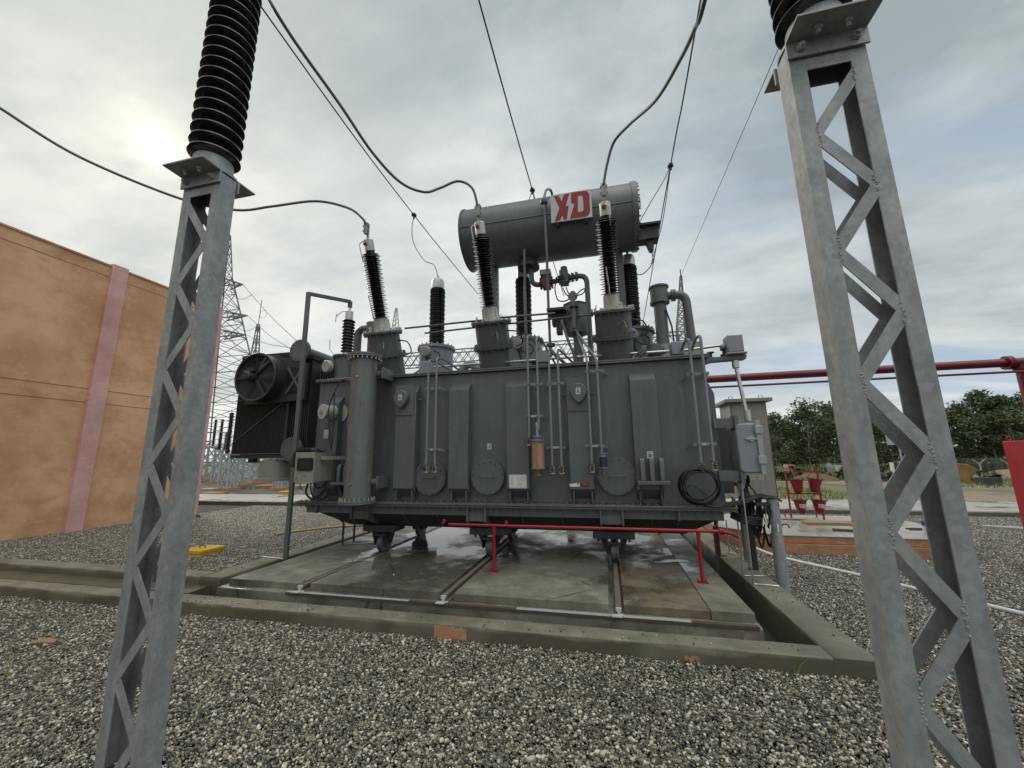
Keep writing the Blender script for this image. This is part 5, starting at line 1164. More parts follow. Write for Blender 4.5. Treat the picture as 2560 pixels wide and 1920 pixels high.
b = az(1876,1418,.05); P2 = V((b.x,b.y,.95)); m = MB().lathe([(.064,-.1),(.064,.95)], (P2.x,P2.y,0), n=24).lathe([(.1,.135),(.1,.145)], (P2.x,P2.y,0), n=20); tag(m.build('pipe_post', GALV, smooth=30), 'galvanised pipe post standing behind the hanging black cables', 'post', gp)
m = MB(); m.box(P2.x-.1,P2.x-.05,P2.y-.5,P2.y-.42,.135,1.0); m.box(P2.x-.13,P1.x+.05,P1.y-.05,P1.y+.05,tz_-.06,tz_-.02); tag(m.build('cable_tray', DARK), 'dark steel tray carrying cables beside the galvanised pipe posts', 'cable tray')
cc = C6(475,1370,5.3); m = MB(); rr = random.Random(8)
for k in range(7):
    r = .19+.008*k+rr.uniform(-.01,.012); ox, oz = rr.uniform(-.02,.02), rr.uniform(-.02,.02); ph = rr.random()*6
    m.tube([(cc.x+ox+r*math.cos(a_+ph)*(1+.03*math.sin(3*a_)), 5.3+.012*math.sin(2*a_+k)+.008*(k-3), cc.z+oz+r*.95*math.sin(a_+ph)) for a_ in np.linspace(0, 6.2, 40)], .0095, 6)
m.tube(spline([C6(x,y_,5.28) for x, y_ in ((335,1375),(400,1370),(480,1420),(555,1485))], 8), .008, 6)
tag(m.build('cable_coil', BLACK, smooth=60), 'coil of black cable hung on the right front of the tank', 'cable coil')
m = MB()
for k in range(8):
    a = C6(380+20*k,1500+6*k,5.32); yy = 5.3+.02*k; m.tube(spline([a, V((C6(600,1530,5.32).x,yy,.999+.012*(k % 4))), V((1.5,yy+.05,1.02+.012*(k % 3))), V((1.75,5.5,1.08+.014*(k % 4))), V((P1.x+.02,P1.y-.04+.015*k,tz_+.03+.01*(k % 3))), V((P1.x+.09,P1.y-.03+.015*k,tz_+.0))], 6), .011, 6)
for k in range(26):
    x = rr.uniform(1.5,1.88); y_ = rr.uniform(5.5,5.9); zlow = rr.uniform(.45,.85) if x > 1.68 else rr.uniform(.8,.9); x2 = x + rr.uniform(.03,.16); ztop = rr.uniform(.98,1.08)
    m.tube(spline([V((x,y_,ztop)), V((x+rr.uniform(-.02,.02),y_,(ztop+zlow)/2)), V(((x+x2)/2,y_,zlow)), V((x2,y_+.02,(ztop+zlow)/2)), V((x2-.02,y_,ztop))], 6), rr.choice((.009,.011,.014)), 6)
for k in range(5): m.tube(spline([V((1.42,5.45+.02*k,.93-.02*k)), V((1.58,5.5,.86-.02*k)), V((1.8,5.55,.84-.02*k))], 5), .011, 6)
m.tube(spline([C6(1000,1260,5.7), C6(1010,1330,5.7), C6(975,1420,5.7), C6(985,1500,5.65)], 6), .018, 6).tube(spline([C6(950,1250,5.7), C6(990,1330,5.7), C6(1110,1480,5.7)], 6), .01, 6).tube(spline([C6(1010,1260,5.7), C6(985,1380,5.7), C6(1030,1500,5.65)], 6), .014, 6)
tag(m.build('cable_bundle', BLACK, smooth=60), 'tangled bundle of black cables draped over the pipe post beside the transformer', 'cable bundle')
m = MB()
for k in range(6):
    x, y_, z = rr.uniform(1.74,1.92), rr.uniform(5.46,5.5), rr.uniform(.75,.98); m.bar((x,y_,z),(x+rr.uniform(-.02,.05),y_,z-.09),.012,.02)
tag(m.build('cable_tag', WHITE), 'white tags and ties on the hanging cable bundle', 'cable tag', kind='stuff')

# ------------------------------------------------------------------ red box, lids, hoses and litter
y = 6.5; a = ay(2505,1104,y+.35); a.z = ay(2540,1101,y).z; bt = .5
rb = thing('fire_cabinet', (a.x+.4, y, 0), 'bright red steel fire cabinet cut off by the right edge', 'cabinet')
m = MB(); m.box(a.x, a.x+.8, y, y+.35, bt, a.z); m.build('body', REDB, rb, bevel=.008)
MB().ring((ay(2523,1100,y+.05).x,y+.05,a.z+.03),(0,1,0),.025,.006,14,5).build('lifting_eye', REDB, rb)
MB().box(a.x+.12,a.x+.7,y-.01,y-.0005,bt+.06,a.z-.06).build('door', REDB, rb, bevel=.004)
for xx in (.32,.7): MB().box(a.x+xx,a.x+xx+.05,y+.1,y+.15,-.05,bt).build('leg', REDB, rb)
q = [az(x,y_,.1) for x, y_ in ((469,1376),(498,1379),(561,1366),(520,1362))]
x0, x1, y0, y1 = -7.3, -6.84, 5.69, 6.15
yl = thing('drain_cover', (-7.07,5.92,0), 'yellow painted square drain cover with a wire handle in the left gravel', 'drain cover')
MB().box(x0+.01,x1-.01,y0+.01,y1-.01,-.05,.052).build('frame', YEL, yl, bevel=.006); lid = MB().box(x0,x1,y0,y1,.055,.108).build('lid', YEL, yl, bevel=.006)
MB().tube(fillet([(-7.12,5.9,.106),(-7.12,5.9,.15),(-7.0,5.9,.15),(-7.0,5.9,.106)], .02), .008, 6).build('handle', RUST, lid)
cable('hose', [az(x,y_,.04) for x, y_ in ((690,1336),(724,1330),(790,1322),(850,1316),(930,1312),(1040,1310))], .022, plain('yellow_hose', (.45,.35,.12)), 'yellow hose lying on the gravel behind the left end', 'hose')
cable('pvc_pipe', [az(x,y_,.03) for x, y_ in ((1745,1316),(1820,1342),(1887,1369),(1953,1393),(2153,1439),(2252,1463),(2560,1535),(2700,1570))], .022, WHITE, 'white plastic pipe lying across the gravel on the right', 'pipe')
q = az(105,1607,.02); m = MB(); m.prism([(q.x-.1,q.y-.03,.022),(q.x-.02,q.y+.05,.03),(q.x+.1,q.y+.05,.026),(q.x+.13,q.y+.01,.02),(q.x+.02,q.y-.02,.026),(q.x-.06,q.y-.05,.022)], (0,0,.012)); tag(m.build('cardboard_scrap', WOOD), 'pale brown scrap lying on the gravel at the far left', 'litter')
q = az(492,1292,.03); m = MB(); m.lathe([(.05,0),(.08,.03),(.04,.07)], q, (1,.3,.2), 8); tag(m.build('stone', DARK), 'dark stone on the gravel at the foot of the orange wall', 'stone')
q = az(2534,1322,.06); m = MB(); m.prism([(q.x-.28,q.y+.3,.0),(q.x-.2,q.y+.42,.0),(q.x+.5,q.y+.2,.0),(q.x+.3,q.y-.08,.0)], (0,0,.07)); tag(m.build('concrete_cover', PALEC, bevel=.008), 'flat pale concrete cover on the gravel beside the red cabinet', 'cover')
rr = random.Random(11)                       # weeds and twigs poking from the gravel
for k, (x, y_) in enumerate(((1700,1720),(1990,1690),(20,1690),(500,1790),(330,1840))):
    q = az(x, y_, 0); m = MB()
    for j in range(7): e = q + V((rr.uniform(-.12,.12), rr.uniform(-.08,.08), rr.uniform(.04,.13))); m.tube([q+V((rr.uniform(-.02,.02),0,0)), (q+e)/2+V((0,0,.02)), e], [.0022,.0018,.0006], 4)
    tag(m.build('weed', GRASSM), ['thin weed growing below the patch near the kerb right end','thin weed beside the right column','thin weed at the left edge of the picture','dry weed between the left column and the lower centre','dry weed close to the foot of the left column'][k], 'weed', 'weeds in the gravel')
q = [az(x,y_,.012) for x, y_ in ((1285,1660),(1312,1672),(1340,1668))]

# ------------------------------------------------------------------ pit slab with fire buckets
zt = ay(1945,1337,7.68).z; xl, xr = 2.67, ay(2323,1345,7.68).x+.1; ch = .75; dpt = xr-xl+2*ch-.3
oct_ = lambda z, o=0: [(xl-o,7.68-o,z),(xr+o,7.68-o,z),(xr+ch+o,7.68+ch,z),(xr+ch+o,9.75,z),(xr+o,9.75+ch*.5,z),(xl-o,9.75+ch*.5,z),(xl-ch-o,9.75,z),(xl-ch-o,7.68+ch,z)]
pit = thing('pit_slab', ((xl+xr)/2,9,0), 'eight sided concrete pit slab with orange washed sides and a wet pale top', 'pit slab')
m = MB().prism(oct_(-.1,.03), (0,0,.1+zt*.55)); m.prism(oct_(zt*.56,0), (0,0,zt*.44-.02)); m.build('side', BRICK, pit, bevel=.008)
MB().prism(oct_(zt-.0195,.01), (0,0,.02)).build('top', PALEC, pit, bevel=.006)
A_, B_ = az(1885+338*.3074,1100+655*.3074,zt), az(1885+588*.3074,1100+640*.3074,zt); A_.y = B_.y = (A_.y+B_.y)/2
q = ay(1968,1181,A_.y); B_.x = A_.x + (ay(2063,1300,A_.y).x-ay(1982,1300,A_.y).x)
zt2 = q.z; zm = ay(2018,1234,A_.y).z; YB = A_.y
rk = thing('bucket_rack', ((A_.x+B_.x)/2,YB,zt), 'red steel rack holding four fire buckets on the pit slab', 'bucket rack')
MB().box(A_.x-.014,A_.x+.014,YB-.014,YB+.014,zt,zt2).build('post', REDL, rk); MB().box(B_.x-.014,B_.x+.014,YB-.014,YB+.014,zt,zt2).build('post', REDL, rk)
MB().box(A_.x-.03,B_.x+.03,YB-.013,YB+.013,zt2,zt2+.026).build('rail', REDL, rk); MB().box(A_.x-.03,B_.x+.03,YB-.012,YB+.012,zm-.013,zm+.013).build('rail', REDL, rk)
for e in (A_, B_): MB().tube(fillet([(e.x,YB+.015,zt+.2),(e.x,YB+.25,zt+.16),(e.x,YB+.3,zt)], .06), .012, 6).build('brace', REDL, rk)
tv, tf = text_mesh('FIRE', .112)
for k, (px, py, w_, tl) in enumerate(((1990,1199,33,-.05),(2037,1197,35,.16),(1999,1250,33,-.04),(2047,1250,36,.05))):
    q = ay(px, py, YB-.02); r = .5*w_*ay(px+1,py,YB-.02).x-.5*w_*q.x; h = .27; tilt = .12
    fb = thing('fire_bucket', (q.x,YB-.02,q.z), ['red fire bucket hanging at the upper left of the rack','red fire bucket with a dark bottom hanging at the upper right of the rack','red fire bucket marked FIRE at the lower left of the rack','red fire bucket marked FIRE at the lower right of the rack'][k], 'bucket', 'fire buckets on the rack')
    pf = [(r*.35,-h),(r*.55,-h+.02),(r*.63,-h+.06),(r*.97,-.01),(r*1.03,-.008),(r*1.03,.004),(r*.95,.002),(r*.6,-h+.07),(r*.2,-h+.03)]
    b = MB().lathe(pf, n=28).mat(1).lathe([(r*.56,-h-.001),(r*.62,-h+.03)], n=28) if k == 1 else MB().lathe(pf, n=28)
    bo = b.build('body', [REDK, PORR] if k == 1 else REDK, fb, local=True, smooth=40); fb.rotation_euler = (0, tl, 0)
    MB().ring((0,0,0), (0,1,0), r, .006, 22, 5, 0, math.pi).lathe([(.012,0),(.012,.03)], (r,0,0), (1,0,0), 8).lathe([(.012,0),(.012,.03)], (-r,0,0), (-1,0,0), 8).build('handle', RUST, fb, local=True)
    if k > 1:
        m = MB(); vs = []
        for v_ in tv:
            z = v_.y - .15; rad = r*(.97+(z+.01)/(h-.07)*.34)*1.012+.002; an = (v_.x*.82+.012)/r; vs.append((rad*math.sin(an), -rad*math.cos(an), z))
        m.add(vs, tf); m.build('lettering', WHITE, bo, local=True, smooth=0)
cable('hose', [az(x,y_,zt+.02) for x, y_ in ((1880,1301),(1945,1297),(2000,1298),(2060,1304),(2130,1312),(2190,1318))], .02, plain('tan_hose', (.4,.3,.14)), 'tan hose lying across the top of the pit slab', 'hose')
a = az(2015,1311,zt); m = MB(); m.box(a.x,a.x+.85,a.y-.06,a.y+.2,zt,zt+.05); tag(m.build('hatch_board', WOOD, bevel=.006), 'brown wooden board on the pit slab below the bucket rack', 'board')
a = az(1884+385*.3074*1.0-1,1100+738*.3074,zt); a = az(2082,1327,zt); m = MB(); m.bar((a.x,a.y,zt+.02),(a.x+.42,a.y-.1,zt+.02),.08,.035); tag(m.build('timber_scrap', RUST), 'short dark timber scrap near the front of the pit slab', 'timber')
a = az(1964,1319,zt); MB_ = MB().ring((a.x,a.y,zt+.0),(.5,.8,0),.06,.013,16,6,0,math.pi); tag(MB_.build('lifting_loop', RUST), 'rusty lifting loop standing out of the pit slab', 'loop')
a = az(2265,1323,zt); m = MB(); m.bar((a.x,a.y,zt+.012),(a.x+.5,a.y+.05,zt+.012),.03,.02); m.bar((a.x-.03,a.y-.12,zt+.01),(a.x+.3,a.y-.11,zt+.01),.02,.015); tag(m.build('steel_offcut', RUST), 'dark steel offcuts on the pit slab behind the right column', 'offcut')
a = az(2318,1335,zt); m = MB().lathe([(.04,0),(.045,.02),(.045,.13)], (a.x,a.y,zt), n=16).mat(1).lathe([(.046,.1305),(.05,.14),(.05,.2),(.03,.21)], (a.x,a.y,zt), n=16); tag(m.build('paint_tin', [plain('pale_bottle', (.5,.55,.6), .2), plain('blue_cap', (.03,.06,.25))]), 'pale bottle with a blue top on the pit slab beside the right column', 'bottle')

# ------------------------------------------------------------------ orange building on the left
WX = -12.6; yend = ax(550,772,WX).y; ztop = ax(290,672,WX).z
bd = thing('building', (WX-4, 0, 0), 'windowless orange rendered building with pink pilasters along the left', 'building')
MB().box(WX-9, WX, -14, yend-.42, -.1, ztop).build('wall', ORANGE, bd, smooth=0)
MB().box(WX-9.03, WX+.03, -14, yend+.02, ztop+.0005, ztop+.045).build('coping', wallmat('coping_render', (.42,.22,.14),(.52,.3,.2),(.32,.17,.1)), bd)
pa, pb = ax(322,684,WX+.09), ax(283,672,WX+.09)
MB().box(WX-.05, WX+.09, pb.y, pa.y, -.1, ztop+.085).build('pilaster', PINK, bd, bevel=.01)
MB().box(WX-.3, WX+.09, yend-.4195, yend+.05, -.1, ztop-.003).build('pilaster', PINK, bd, bevel=.01)
MB().box(WX-.05, WX+.09, -1.2, -.7, -.1, ztop+.085).build('pilaster', PINK, bd, bevel=.01)
for (px, py) in ((0,943),(0,983),(150,648)):
    z = ax(px, py, WX).z; MB().box(WX-.01, WX+.004, -14, yend-.43, z-.008, z+.008).build('groove', paint('dark_joint', (.27,.13,.065)), bd, smooth=0)
# ------------------------------------------------------------------ road and far ground
m = MB(); m.box(-60, 60, 12.75, 15.6, -.3, .1); tag(m.build('road', PALEC, bevel=.02), kind='structure')
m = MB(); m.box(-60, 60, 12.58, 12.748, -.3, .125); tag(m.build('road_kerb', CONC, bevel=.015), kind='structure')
tk = [az(x,y,.02) for x, y in ((1890,1207),(2000,1206),(2100,1212),(2300,1243),(2420,1252))] + [V((60,15.0,.02)), V((60,23,.02))] + [az(x,y,.02) for x, y in ((2560,1214),(2300,1203),(2100,1195),(2000,1191),(1890,1189))]
m = MB(); m.add([(p.x,p.y,.02) for p in tk], [tuple(range(len(tk)))]); tag(m.build('dirt_track', DIRT), kind='structure')
m = MB(); sheet(m, 1.5, 60, 15.6, 40, .006); tag(m.build('grass_verge', FIELD), kind='structure')
m = MB(); sheet(m, -60, 1.5, 15.6, 40, .002); tag(m.build('yard_gravel', GROUND), kind='structure')
def grass(name, rects, n, h, seed, label):
    r = random.Random(seed); vs, fs = [], []
    area = [(x1-x0)*(y1-y0) for x0,x1,y0,y1 in rects]
    for k in range(n):
        x0,x1,y0,y1 = r.choices(rects, area)[0]; x, y = r.uniform(x0,x1), r.uniform(y0,y1); a = r.uniform(0,6.28); hh = h*r.uniform(.4,1.3); w_ = hh*.09+.006; lx, ly = r.uniform(-.4,.4)*hh, r.uniform(-.4,.4)*hh
        o = len(vs); vs += [(x-w_*math.cos(a),y-w_*math.sin(a),0),(x+w_*math.cos(a),y+w_*math.sin(a),0),(x+lx,y+ly,hh)]; fs.append((o,o+1,o+2))
    m = MB(); m.add(vs, fs); return tag(m.build(name, GRASSM, smooth=0), label, 'grass', kind='stuff')
grass('grass', [(2.5,9,15.7,22),(9,46,27,38),(14,40,22,27)], 22000, .2, 1, 'short green grass along both sides of the dirt track')
grass('tall_grass', [(8,46,29,40)], 5000, .75, 2, 'taller pale grass in front of the far trees')
grass('grass', [(-22,-8,19,22),(-26,-6,26,30)], 5000, .18, 3, 'grass between the switchyard foundations on the left')
# ------------------------------------------------------------------ trees
def leaf_cloud(m, c, rad, n, size, r):
    vs, fs = [], []
    for _ in range(n):
        u = V((r.gauss(0,1), r.gauss(0,1), r.gauss(0,1))).normalized()*rad*(r.random()**.45)
        p = V(c)+V((u.x,u.y,u.z*.8)); a = V((r.gauss(0,1), r.gauss(0,1), r.gauss(0,.6))).normalized(); b = a.orthogonal().normalized()
        b = (b*math.cos(r.random()*6)+a.cross(b)*math.sin(r.random()*6)); s = size*r.uniform(.5,1.3); b = b*s*.55; a = a*s
        o = len(vs); vs += [p-a, p+b, p+a, p-b]; fs.append((o,o+1,o+2,o+3))
    m.add(vs, fs)
def tree(x, y, h, spread, seed, label, group, dens=1., lean=0.):
    r = random.Random(seed); t = thing('tree', (x,y,0), label, 'tree', group)
    tr = MB(); P0 = spline([(0,0,-.1),(lean*h*.3+r.uniform(-.15,.15),0,h*.3),(lean*h*.65,r.uniform(-.2,.2),h*.6),(lean*h,0,h*.97)], 5)
    tr.tube(P0, [.0125*h*(1-.92*i/(len(P0)-1)) for i in range(len(P0))], 7)
    cr = MB(); lf = .0175*h+.01
    for i in range(int(34*dens)):
        f = r.random()**.8; zz = h*(.26+.72*f); prof = math.sin(math.pi*min(1, .12+.93*f)**.8)*.75+.18; rr_ = spread*prof*math.sqrt(r.uniform(.05,1)); a = r.uniform(0,6.28)
        ti = min(len(P0)-1, int(f*.8*(len(P0)-1)+.2*len(P0))); bs = P0[ti]
        c = V((lean*zz+rr_*math.cos(a), rr_*math.sin(a), zz+r.uniform(-.2,.3)))
        tr.tube([bs,(bs+c)/2+V((0,0,.15)),c], [.004*h,.0025*h,.001*h], 4)
        leaf_cloud(cr, c, spread*r.uniform(.13,.34), int(r.uniform(80,190)), lf, r)
    leaf_cloud(cr, P0[-1], spread*.16, 50, lf, r)
    tr.build('trunk', BARK, t, local=True); cr.build('crown', LEAF, t, local=True, smooth=0)
    return t
gt = 'trees behind the yard on the right'
TR = [(1925,1040,34,2.0,'slim tree just right of the grey cabinet'),(1962,1050,36,1.9,'small tree between the cabinet and the tall round tree'),(2000,1012,33,2.5,'tall round tree above the bucket rack'),(2040,1040,37,1.9,'thin tree with pale twin stems behind the pink truck'),(2072,1012,34,2.2,'leaning tree with a pointed top left of the right column'),(2105,1030,36,2.3,'dark tree partly hidden by the right column left flange'),(2160,1035,38,2.4,'tree seen through the upper lattice of the right column'),(2215,1040,36,2.4,'tree seen through the middle lattice of the right column'),(2270,1050,39,2.5,'tree hidden mostly behind the right column right flange'),(2330,1030,36,2.3,'dark tree directly right of the right column'),(2400,1015,38,2.4,'bushy tree between the column and the red post'),(2455,980,34,2.3,'tree with an open top left of the red post'),(2500,990,33,2.4,'tall tree at the red post'),(2550,995,36,2.5,'tree at the right edge of the picture'),(2620,1000,36,2.5,'tree just outside the right edge')]
for i, (px, py, Y, sp, lab) in enumerate(TR):
    q = ay(px, py, Y); tree(q.x, Y, q.z, sp, 40+i, lab, gt, 1.25, random.Random(i).uniform(-.06,.06))
def bush_mass(name, rects, n, seed, label, hmax, lf=.28):
    r = random.Random(seed); m = MB()
    for k in range(n):
        x0,x1,y0,y1 = r.choice(rects); h = r.uniform(.3,1)*hmax; leaf_cloud(m, (r.uniform(x0,x1),r.uniform(y0,y1),h*.45), h*.6, 70, lf, r)
    return tag(m.build(name, LEAF, smooth=0), label, 'undergrowth', kind='stuff')
bush_mass('undergrowth', [(13,64,40,48)], 330, 5, 'dense dark undergrowth below the far trees', 4.6, .2)
bush_mass('weed_growth', [(10,28,27,31)], 60, 6, 'low weeds and shrubs in front of the parked vehicles', .8)
bush_mass('woodland', [(-60,-14,62,72)], 330, 9, 'dark woodland far behind the switchyard on the left', 8.5, .55)
bush_mass('woodland', [(-12,16,70,76)], 140, 12, 'dark woodland far behind the transformer', 6.0, .5)

# ------------------------------------------------------------------ fence, vehicles and dump behind the track
fy = 30.; a = ay(2395,1150,fy); b = ay(2560,1148,fy)
fe = thing('fence', (a.x,fy,0), 'dark mesh fence topped with barbed wire arms far right', 'fence')
ztf = .86
for k in range(8):
    x = 19+k*1.35
    MB().box(x-.04,x+.04,fy-.04,fy+.04,-.05,ztf).bar((x,fy,ztf),(x-.3,fy,ztf+.24),.04).bar((x,fy,ztf),(x+.3,fy,ztf+.24),.04).build('post', FARL, fe)
m = MB()
for dz, dx in ((.12,-.14),(.22,.25),(.3,-.33),(.05,0)): m.bar((19,fy+dx,ztf+dz),(28.5,fy+dx,ztf+dz),.02)
m.build('barbed_wire', FARM, fe); m = MB()
for k in range(140): x = 19+k*.062; m.bar((x,fy,.0),(x+.9,fy,ztf-.02),.012); m.bar((x+.9,fy+.01,.0),(x,fy+.01,ztf-.02),.012)
m.build('mesh_panel', paint('dark_fence', (.03,.032,.03)), fe, smooth=0)
def truck(x, y, col, label, s=1., rz=0.):
    t = thing('truck', (x,y,0), label, 'truck', 'vehicles parked in front of the far trees', rz); t.scale = (.4,.4,.42); P = lambda mb, n, mt: mb.build(n, mt, t, local=True, bevel=.04)
    P(MB().prism([(-2.2*s,-.8,.7),(-2.2*s,-.8,1.7),(-2.0*s,-.8,2.1),(-.8*s,-.8,2.1),(-.8*s,-.8,.7)], (0,1.6,0)), 'cab', col[0]); P(MB().box(-.75*s,2.2*s,-.85,.85,.75,1.5), 'load_bed', col[1])
    P(MB().box(-1.9*s,-.95*s,-.812,-.8005,1.4,1.95), 'window', WINDOW); P(MB().box(-2.3*s,2.2*s,-.5,.5,.5,.69), 'chassis', DARK)
    for wx in (-1.5*s,1.4*s):
        for sy in (-.75,.55): MB().lathe([(.2,0),(.42,.02),(.42,.2),(.2,.22)], (wx,sy,.42), (0,1,0), 18).build('wheel', BLACK, t, local=True)
CARW = plain('white_car_paint', (.55,.56,.55), .3); CARP = plain('faded_pink_paint', (.5,.2,.22), .4); CARR = plain('faded_red_paint', (.4,.03,.06), .4)
q = az(1992,1166,0); Yv = 31.
q = ay(1992,1160,Yv); truck(q.x,Yv,(CARP,CARR),'small truck with a pale pink cab and red bed behind the weeds',.85)
q = ay(2050,1160,33); truck(q.x,33,(CARW,RUST),'white cabbed pickup with a long brown bed beside the red truck',.8,math.pi)
q = ay(2092,1160,31); m = MB(); m.box(q.x-.25,q.x+.3,30.6,31.1,0,.85); m.mat(1).box(q.x-.28,q.x+.33,30.57,31.13,.8501,.91); m.box(q.x+.05,q.x+.08,30.57,30.599,.1,.8); tag(m.build('water_tank', [CARW, FARM], bevel=.03), 'square white tank with a grey lid left of the right column', 'tank')
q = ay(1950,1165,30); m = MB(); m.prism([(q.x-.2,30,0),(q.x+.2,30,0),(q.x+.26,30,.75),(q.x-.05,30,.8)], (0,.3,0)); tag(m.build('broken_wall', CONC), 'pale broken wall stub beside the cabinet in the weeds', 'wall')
q = ay(1937,1170,29); m = MB(); m.box(q.x-.4,q.x+.3,29,29.4,.05,.4); m.box(q.x-.35,q.x+.25,28.98,28.999,.12,.18); tag(m.build('pallet_box', DARK), 'dark low box beside the broken wall stub', 'box')
q = ay(2425,1170,25.5); m = MB(); y = 25.5; m.prism([(q.x-.7,y,0),(q.x-.7,y,1.0),(q.x+.0,y,.95),(q.x+.35,y,.65),(q.x+.1,y,.5),(q.x+.45,y,.25),(q.x+.1,y,0)], (0,.8,0)); m.mat(1).lathe([(.06,0),(.13,.02),(.13,.06),(.06,.08)], (q.x+.1,y-.02,.28), (0,-1,0), 20); m.mat(2).box(q.x-1.1,q.x-1.005,y-.1,y+.9,0,1.55)
tag(m.build('digger_bucket', [paint('worn_yellow', (.22,.13,.035), var=.3, dust=(.09,.06,.035)), PALEC, RUST], bevel=.03), 'worn yellow machine part with a white ring on the grass right of the column', 'machine part')
q = az(2486,1215,.0); m = MB(); m.box(q.x-.35,q.x+.35,q.y,q.y+.5,0,.38); m.box(q.x-.3,q.x+.3,q.y-.012,q.y-.0005,.06,.3); tag(m.build('crate', DARK), 'small black crate on the grass left of the red cabinet', 'crate')
m = MB(); q = ay(2462,1170,29); m.lathe([(1.3,0),(1.05,.3),(.5,.55),(.1,.62)], (q.x+.3,28,-.02), n=14); tag(m.build('soil_heap', DIRT, smooth=60), 'pinkish soil heap behind the yellow machine part', 'soil heap')
m = MB(); q = ay(2035,1180,28); m.lathe([(1.3,0),(1.0,.22),(.5,.4),(.1,.46)], (q.x,28,-.02), n=14); tag(m.build('soil_heap', plain('brown_soil', (.13,.09,.055), .9), smooth=60), 'low brown soil heap above the bucket rack', 'soil heap')
q = ay(2245,1100,30); m = MB(); m.box(q.x-.6,q.x+.6,30,30.06,q.z-.3,q.z+.35); m.bar((q.x,30.03,0),(q.x,30.03,q.z-.3),.08); tag(m.build('sign_panel', FARL), 'blank grey panel on a post seen through the lattice column', 'panel')
q = ay(2225,1140,27); m = MB().lathe([(.09,0),(.09,1.05)], (q.x,27,0), n=14); tag(m.build('marker_post', WHITE), 'short white marker post seen through the lattice column', 'marker post')

# ------------------------------------------------------------------ lattice structures
def lattice(m, c0, c1, h0, h1, n, t=.06, tb=None, z0=None):
    c0, c1 = V(c0), V(c1); tb = tb or t*.6; cs = ((-1,-1),(1,-1),(1,1),(-1,1))
    lv = [[c0.lerp(c1, k/n) + V((sx*(h0+(h1-h0)*k/n), sy*(h0+(h1-h0)*k/n), 0)) for sx, sy in cs] for k in range(n+1)]
    for j in range(4): m.bar(lv[0][j], lv[n][j], t)
    for k in range(n):
        for j in range(4):
            i = (j+1) % 4; m.bar(lv[k][j], lv[k+1][i], tb); m.bar(lv[k][i], lv[k+1][j], tb); m.bar(lv[k+1][j], lv[k+1][i], tb)
    return lv
Yt = 30.; pk = ay(574,588,Yt); w1 = ay(570,692,Yt); bs = ay(583,1090,Yt); hb = bs.x-pk.x
tw = thing('transmission_tower', (pk.x,Yt,0), 'tall lattice transmission tower with cross arms behind the left column', 'tower')
m = MB(); hz_ = max(1.2, hb+.2)
lattice(m, (pk.x,Yt,0), (pk.x,Yt,w1.z), hz_*1.25, .5, 13, .09, .045); lattice(m, (pk.x,Yt,w1.z), (pk.x,Yt,pk.z),   .5, .06, 5, .07, .035); m.build('body', FARM, tw, smooth=0)
TIP = []
for px, py in ((607,711),(619,789),(602,838)):
    tp = ay(px, py, Yt); tp.x += .6 if px < 605 else 0
    for s in (1,-1):
        m = MB(); z = tp.z; L = (tp.x-pk.x)*s
        for yy in (-.45,.45):
            m.bar((pk.x+s*.5,Yt+yy,z+.75),(pk.x+L,Yt,z),.09); m.bar((pk.x+s*.5,Yt+yy,z-.1),(pk.x+L,Yt,z),.09)
            for f in (.3,.6): m.bar((pk.x+s*.5+(L-s*.5)*f,Yt+yy*(1-f),z+.75*(1-f)),(pk.x+s*.5+(L-s*.5)*f,Yt+yy*(1-f),z-.1*(1-f)),.05); m.bar((pk.x+s*.5+(L-s*.5)*f,Yt+yy*(1-f),z+.75*(1-f)),(pk.x+s*.5+(L-s*.5)*(f-.3),Yt+yy*(1.3-f),z-.1),.05)
        m.build('cross_arm', FARM, tw, smooth=0)
    TIP.append(tp)
    m = MB(); m.tube([tp, tp+V((-.5,-1.1,-.55))], .06, 6).tube(spline([tp+V((-.5,-1.1,-.55)), tp+V((-.2,-.6,-1.5)), tp+V((.3,0,-1.6)), tp+V((.8,.5,-.95))], 6), .022, 5); m.build('insulator_string', FARM, tw)
gl = 'conductors strung from the transmission tower'
for (tp, e, lab) in ((TIP[0],(775,885,24),'upper tower conductor sloping down to the right'),(TIP[1],(745,885,24),'middle tower conductor sloping down to the right'),(TIP[2],(735,872,24),'lower tower conductor sloping down to the right')):
    p1 = ay(*e); p2 = p1+(p1-tp)*.8; cable('overhead_line', [tp, (tp+p1)/2-V((0,0,.25)), p1, p2], .025, FARM, lab, 'wire', gl, 5)
Ym = 42.; pk = ay(646,811,Ym); ms = thing('lightning_mast', (pk.x,Ym,0), 'slim lattice mast with a spike above the radiator fan', 'mast'); m = MB(); lattice(m, (pk.x,Ym,0), (pk.x,Ym,pk.z), 1.1, .12, 12, .1, .05); m.build('body', FARM, ms, smooth=0); sp = ay(653,750,Ym)
MB().tube([(pk.x,Ym,pk.z),(pk.x+.1,Ym,sp.z)], .05, 5).ring((pk.x+.6,Ym,pk.z+(sp.z-pk.z)*.4),(0,1,0),.55,.025,18,4).build('spike', FARM, ms)
